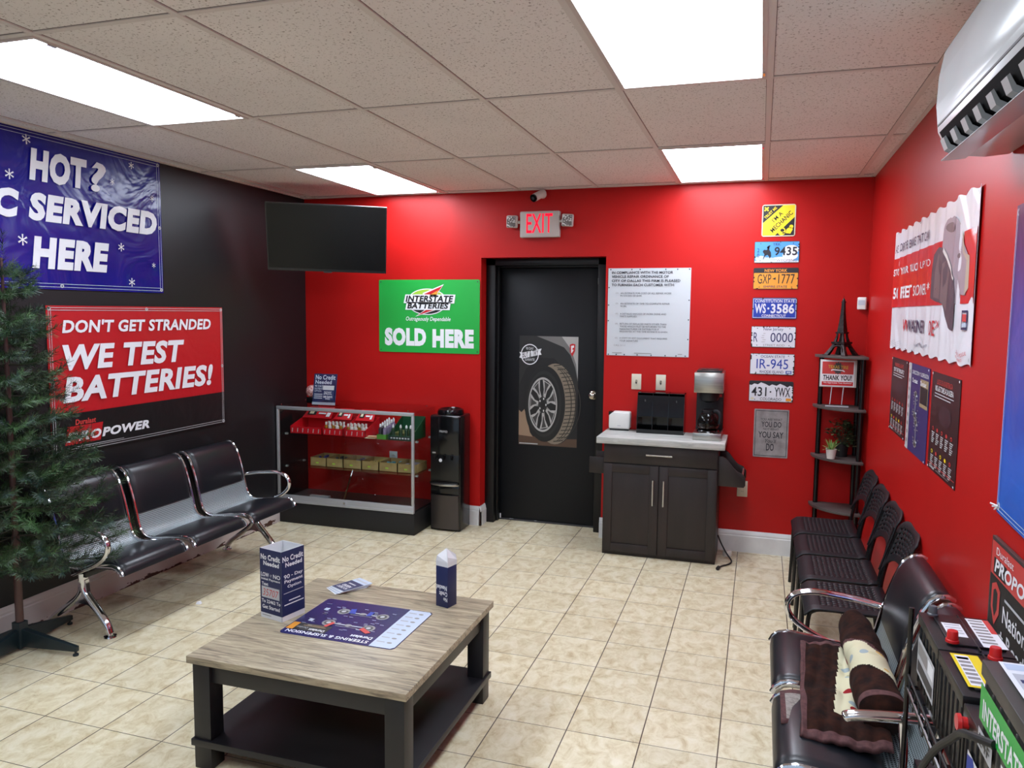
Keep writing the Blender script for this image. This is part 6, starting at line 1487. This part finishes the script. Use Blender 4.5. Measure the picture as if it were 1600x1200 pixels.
t = thing('plush_blanket', 'brown plush blanket with a cream floral band, half rolled on the bench', 'blanket', (4.10, -2.95, 0.425))
rr = random.Random(5)
# flat part: sheet lying over both seats, edges drooping
nu, nv = 64, 90; VV = []
def flat(u, v):
    cx0 = 3.972 - 0.030 * v; x = cx0 + (4.205 - cx0) * u; y = -2.665 - 0.700 * v - 0.03 * u
    z = 0.450 + 0.007 * math.sin(9 * v + 4 * u) + 0.005 * math.sin(19 * v - 11 * u) + 0.003 * math.sin(34 * u + 9 * v) + 0.010 * u
    if 0.42 < v < 0.60: z -= 0.012 * math.sin((v - 0.42) / 0.18 * PI) * (1 - u)
    if v > 0.9: z -= 0.02 * (v - 0.9) / 0.1
    return (x - 4.10, y + 2.95, z - 0.425)
f = MB()
for i in range(nu + 1):
    for j in range(nv + 1): VV.append(flat(i / nu, j / nv))
for i in range(nu):
    for j in range(nv):
        u = (i + 0.5) / nu; vv = (j + 0.5) / nv; mi = 1 if u > 0.60 - 0.26 * vv and vv < 0.80 and u < 0.97 - 0.2 * vv else 0
        if u < 0.06 or j < 3 or j > nv - 5: mi = 2
        f.add([VV[i * (nv + 1) + j], VV[(i + 1) * (nv + 1) + j], VV[(i + 1) * (nv + 1) + j + 1], VV[i * (nv + 1) + j + 1]], [(0, 1, 2, 3)], mi)
def weld(o, solid=0.0):
    bm = bmesh.new(); bm.from_mesh(o.data); bmesh.ops.remove_doubles(bm, verts=bm.verts[:], dist=0.0004); bmesh.ops.recalc_face_normals(bm, faces=bm.faces[:]); bm.to_mesh(o.data); bm.free(); o.data.shade_smooth()
    if solid:
        md = o.modifiers.new('thick', 'SOLIDIFY'); md.thickness = solid; md.offset = 0
    return o
weld(f.build('flat_fold', [M_PLUSH, M_FLOR, M_TRIMB], t, smooth=0, fixn=False), 0.016)
# corner turned under at the front edge
f = MB()
for i in range(9):
    for j in range(9):
        u, v = i / 8, j / 8; VV[i * 9 + j:i * 9 + j + 1] = [(3.885 + 0.13 * u - 4.10, -3.02 - 0.22 * v - 0.05 * (1 - u) + 2.95, 0.423 + 0.006 * math.sin(5 * u + 3 * v) - 0.425)]
for i in range(8):
    for j in range(8): f.add([VV[i * 9 + j], VV[(i + 1) * 9 + j], VV[(i + 1) * 9 + j + 1], VV[i * 9 + j + 1]], [(0, 1, 2, 3)], 0 if (i == 0 or j == 0 or j == 7) else 1)
weld(f.build('turned_corner', [M_TRIMB, noisy(mat('grey blanket back', '#8c8680', 0.9), '#7d7771', '#9a948d', 90)], t, smooth=0, fixn=False), 0.008)
# the roll
f = MB(); n, m = 110, 64
A = Vector((4.176, -2.530, 0.520)); B = Vector((4.188, -3.290, 0.505)); ax = (B - A).normalized(); s1 = Vector((0, 0, 1)) - ax * ax.z; s1.normalize(); s2 = ax.cross(s1)
RR = []
for i in range(n + 1):
    q = i / n; p = A.lerp(B, q)
    rad = 0.062 + 0.012 * q; e = min(1, (q + 0.004) / 0.09); rad *= math.sqrt(max(0.02, 1 - (1 - e) ** 2))
    for k in range(m):
        a_ = 2 * PI * k / m; r_ = rad * (1 + 0.045 * math.sin(3 * a_ + 11 * q) + 0.035 * math.sin(14 * q + 2 * a_) + 0.025 * math.sin(31 * q - 4 * a_) + (0.05 if abs(q - 0.47) < 0.03 else 0))
        RR.append(p + s1 * (math.cos(a_) * r_ * 0.92) + s2 * (math.sin(a_) * r_) - Vector((4.10, -2.95, 0.425)))
for i in range(n):
    for k in range(m):
        q = (i + 0.5) / n; a_ = 2 * PI * k / m; qq = q + 0.09 * math.sin(a_)
        mi = 1 if 0.49 < qq < 0.74 else 0
        if 0.46 < qq <= 0.49: mi = 2
        if i >= n - 5: mi = 2
        f.add([RR[i * m + k], RR[i * m + (k + 1) % m], RR[(i + 1) * m + (k + 1) % m], RR[(i + 1) * m + k]], [(0, 1, 2, 3)], mi)
f.add([RR[k] for k in range(m)], [tuple(range(m))], 0); f.add([RR[n * m + k] for k in range(m)], [tuple(range(m))], 0)
weld(f.build('roll', [M_PLUSH, M_FLOR, M_TRIMB], t, smooth=0, fixn=False))

# ================================================================ artificial fir tree
t = thing('artificial_fir_tree', 'green artificial fir tree at the left edge in front of the bench', 'tree', (0.200, -2.985, 0))
M_STAND = mat('dark green metal', '#17252a', 0.4)
sd = MB()
sd.box(-0.026, 0.026, -0.026, 0.026, 0.012, 0.150)
stand = sd.build('stand', M_STAND, t, bevel=0.003)
for k in range(4):
    a_ = k * PI / 2 + 0.10; c_, s_ = math.cos(a_), math.sin(a_)
    Lg = 0.34 if c_ > -0.5 else 0.17
    def R3(x, y, z): return (x * c_ - y * s_, x * s_ + y * c_, z)
    f = MB(); f.hexa([R3(0.02, -0.016, 0.020), R3(Lg, -0.011, 0.024), R3(Lg, 0.011, 0.024), R3(0.02, 0.016, 0.020), R3(0.02, -0.016, 0.115), R3(Lg, -0.011, 0.050), R3(Lg, 0.011, 0.050), R3(0.02, 0.016, 0.115)])
    f.lathe([(0.014, 0), (0.014, 0.010), (0.006, 0.012), (0.006, 0.026)], R3(Lg - 0.012, 0, 0), 12)
    f.build('leg', M_STAND, stand, bevel=0.002)
MB().tube([(0, 0, 0.08), (0, 0, 0.60)], 0.019, 14).tube([(0, 0, 0.60), (0, 0, 1.2), (0, 0, 2.0)], [0.015, 0.014, 0.006], 12).build('trunk', mat('brown trunk tube', '#4c3330', 0.4), t)
MN = [mat('fir needle dark', '#182b18', 0.55), mat('fir needle green', '#243f1e', 0.55), mat('fir needle light', '#3d5f35', 0.5), mat('fir needle bluish', '#203a32', 0.55)]
nd = MB(); br = MB(); rr = random.Random(11)
def rad_at(z): 
    for (a0, b0), (a1, b1) in zip(((0.36, 0.40), (0.60, 0.50), (0.96, 0.36), (1.22, 0.27), (1.46, 0.215), (1.75, 0.14), (1.93, 0.08)), ((0.60, 0.50), (0.96, 0.36), (1.22, 0.27), (1.46, 0.215), (1.75, 0.14), (1.93, 0.08), (2.10, 0.02))):
        if a0 <= z <= a1: return b0 + (b1 - b0) * (z - a0) / (a1 - a0)
    return 0.04
def brush(pts, r0, dens):
    """bottle-brush twig: thin needles all round the line"""
    mi = rr.choice((0, 0, 1, 1, 1, 2, 3)); n = len(pts)
    for a_, b_ in zip(pts, pts[1:]):
        d = b_ - a_; Ln = d.length
        if Ln < 1e-5: continue
        d.normalize(); u = d.cross(Vector((0.3, 0.2, 1))).normalized(); w = d.cross(u)
        for i in range(max(1, int(Ln * dens))):
            p = a_ + d * Ln * rr.random(); g = rr.random() * 2 * PI
            o_ = (u * math.cos(g) + w * math.sin(g)) + d * rr.uniform(0.5, 1.0); o_.normalize(); ln = r0 * rr.uniform(0.7, 1.15)
            sd_ = o_.cross(d).normalized() * 0.0013
            e = p + o_ * ln
            e.x = max(e.x, -0.190)
            nd.add([p - sd_, p + sd_, e + sd_ * 0.5, e - sd_ * 0.5], [(0, 1, 2, 3)], mi if rr.random() < 0.8 else rr.choice((0, 1, 2)))
def clampx(v): return Vector((max(v.x, -0.172 + 0.02 * rr.random()), v.y, v.z))
z = 0.50; lev = 0
while z < 1.98:
    R_ = rad_at(z); nb = max(6, int(13 * (R_ / 0.5) ** 0.6)); ph = rr.random() * 6
    for k in range(nb):
        g = ph + 2 * PI * k / nb + rr.uniform(-0.15, 0.15); Lb = R_ * rr.uniform(0.82, 1.06); zz = z + rr.uniform(-0.03, 0.03)
        if math.cos(g) < -0.55: Lb *= 0.6
        dr = Vector((math.cos(g), math.sin(g), 0)); dip = -0.10 - 0.10 * (1 - z / 2) + rr.uniform(-0.1, 0.14)
        main = [clampx(Vector((0, 0, zz)) + dr * Lb * q + Vector((0, 0, dip * Lb * q + 0.20 * Lb * q * q))) for q in (0, 0.25, 0.5, 0.75, 1.0)]
        br.tube(main, [0.004, 0.0035, 0.003, 0.0025, 0.002], 5)
        brush(main[1:], 0.038, 430)
        for q in (0.38, 0.55, 0.72, 0.88):
            i0 = min(3, int(q * 4)); p = main[i0].lerp(main[i0 + 1], q * 4 - i0)
            for s in (-1, 1):
                if rr.random() < 0.12: continue
                dd = Matrix.Rotation(s * rr.uniform(0.5, 0.95), 3, 'Z') @ dr; dd.z = rr.uniform(-0.15, 0.5); ll = 0.13 * rr.uniform(0.7, 1.25) * (0.6 + R_)
                tip = clampx(p + dd * ll); tip.z += 0.02; md_ = (p + tip) / 2 + Vector((0, 0, -0.008))
                brush([p, md_, tip], 0.034, 460)
    z += 0.125 - 0.03 * (z / 2); lev += 1
brush([Vector((0, 0, 1.90)), Vector((0.01, 0, 2.0)), Vector((0.015, 0, 2.12))], 0.035, 500)
br.build('branch', mat('branch wire', '#2b2a1f', 0.7), t)['kind'] = 'stuff'
nd.build('needles', MN, t, smooth=0, fixn=False)['kind'] = 'stuff'
# scrap of paper on the floor
o = MB().hexa([(0, 0, 0.001), (0.028, 0.006, 0.001), (0.026, 0.028, 0.001), (-0.004, 0.022, 0.001), (0.006, 0.006, 0.016), (0.022, 0.010, 0.012), (0.020, 0.022, 0.018), (0.004, 0.018, 0.010)]).build('paper_scrap', P['white'], smooth=0)
o.location = (0.62, -2.19, 0); tag(o, 'tiny crumpled scrap of white paper on the floor before the bench', 'scrap')
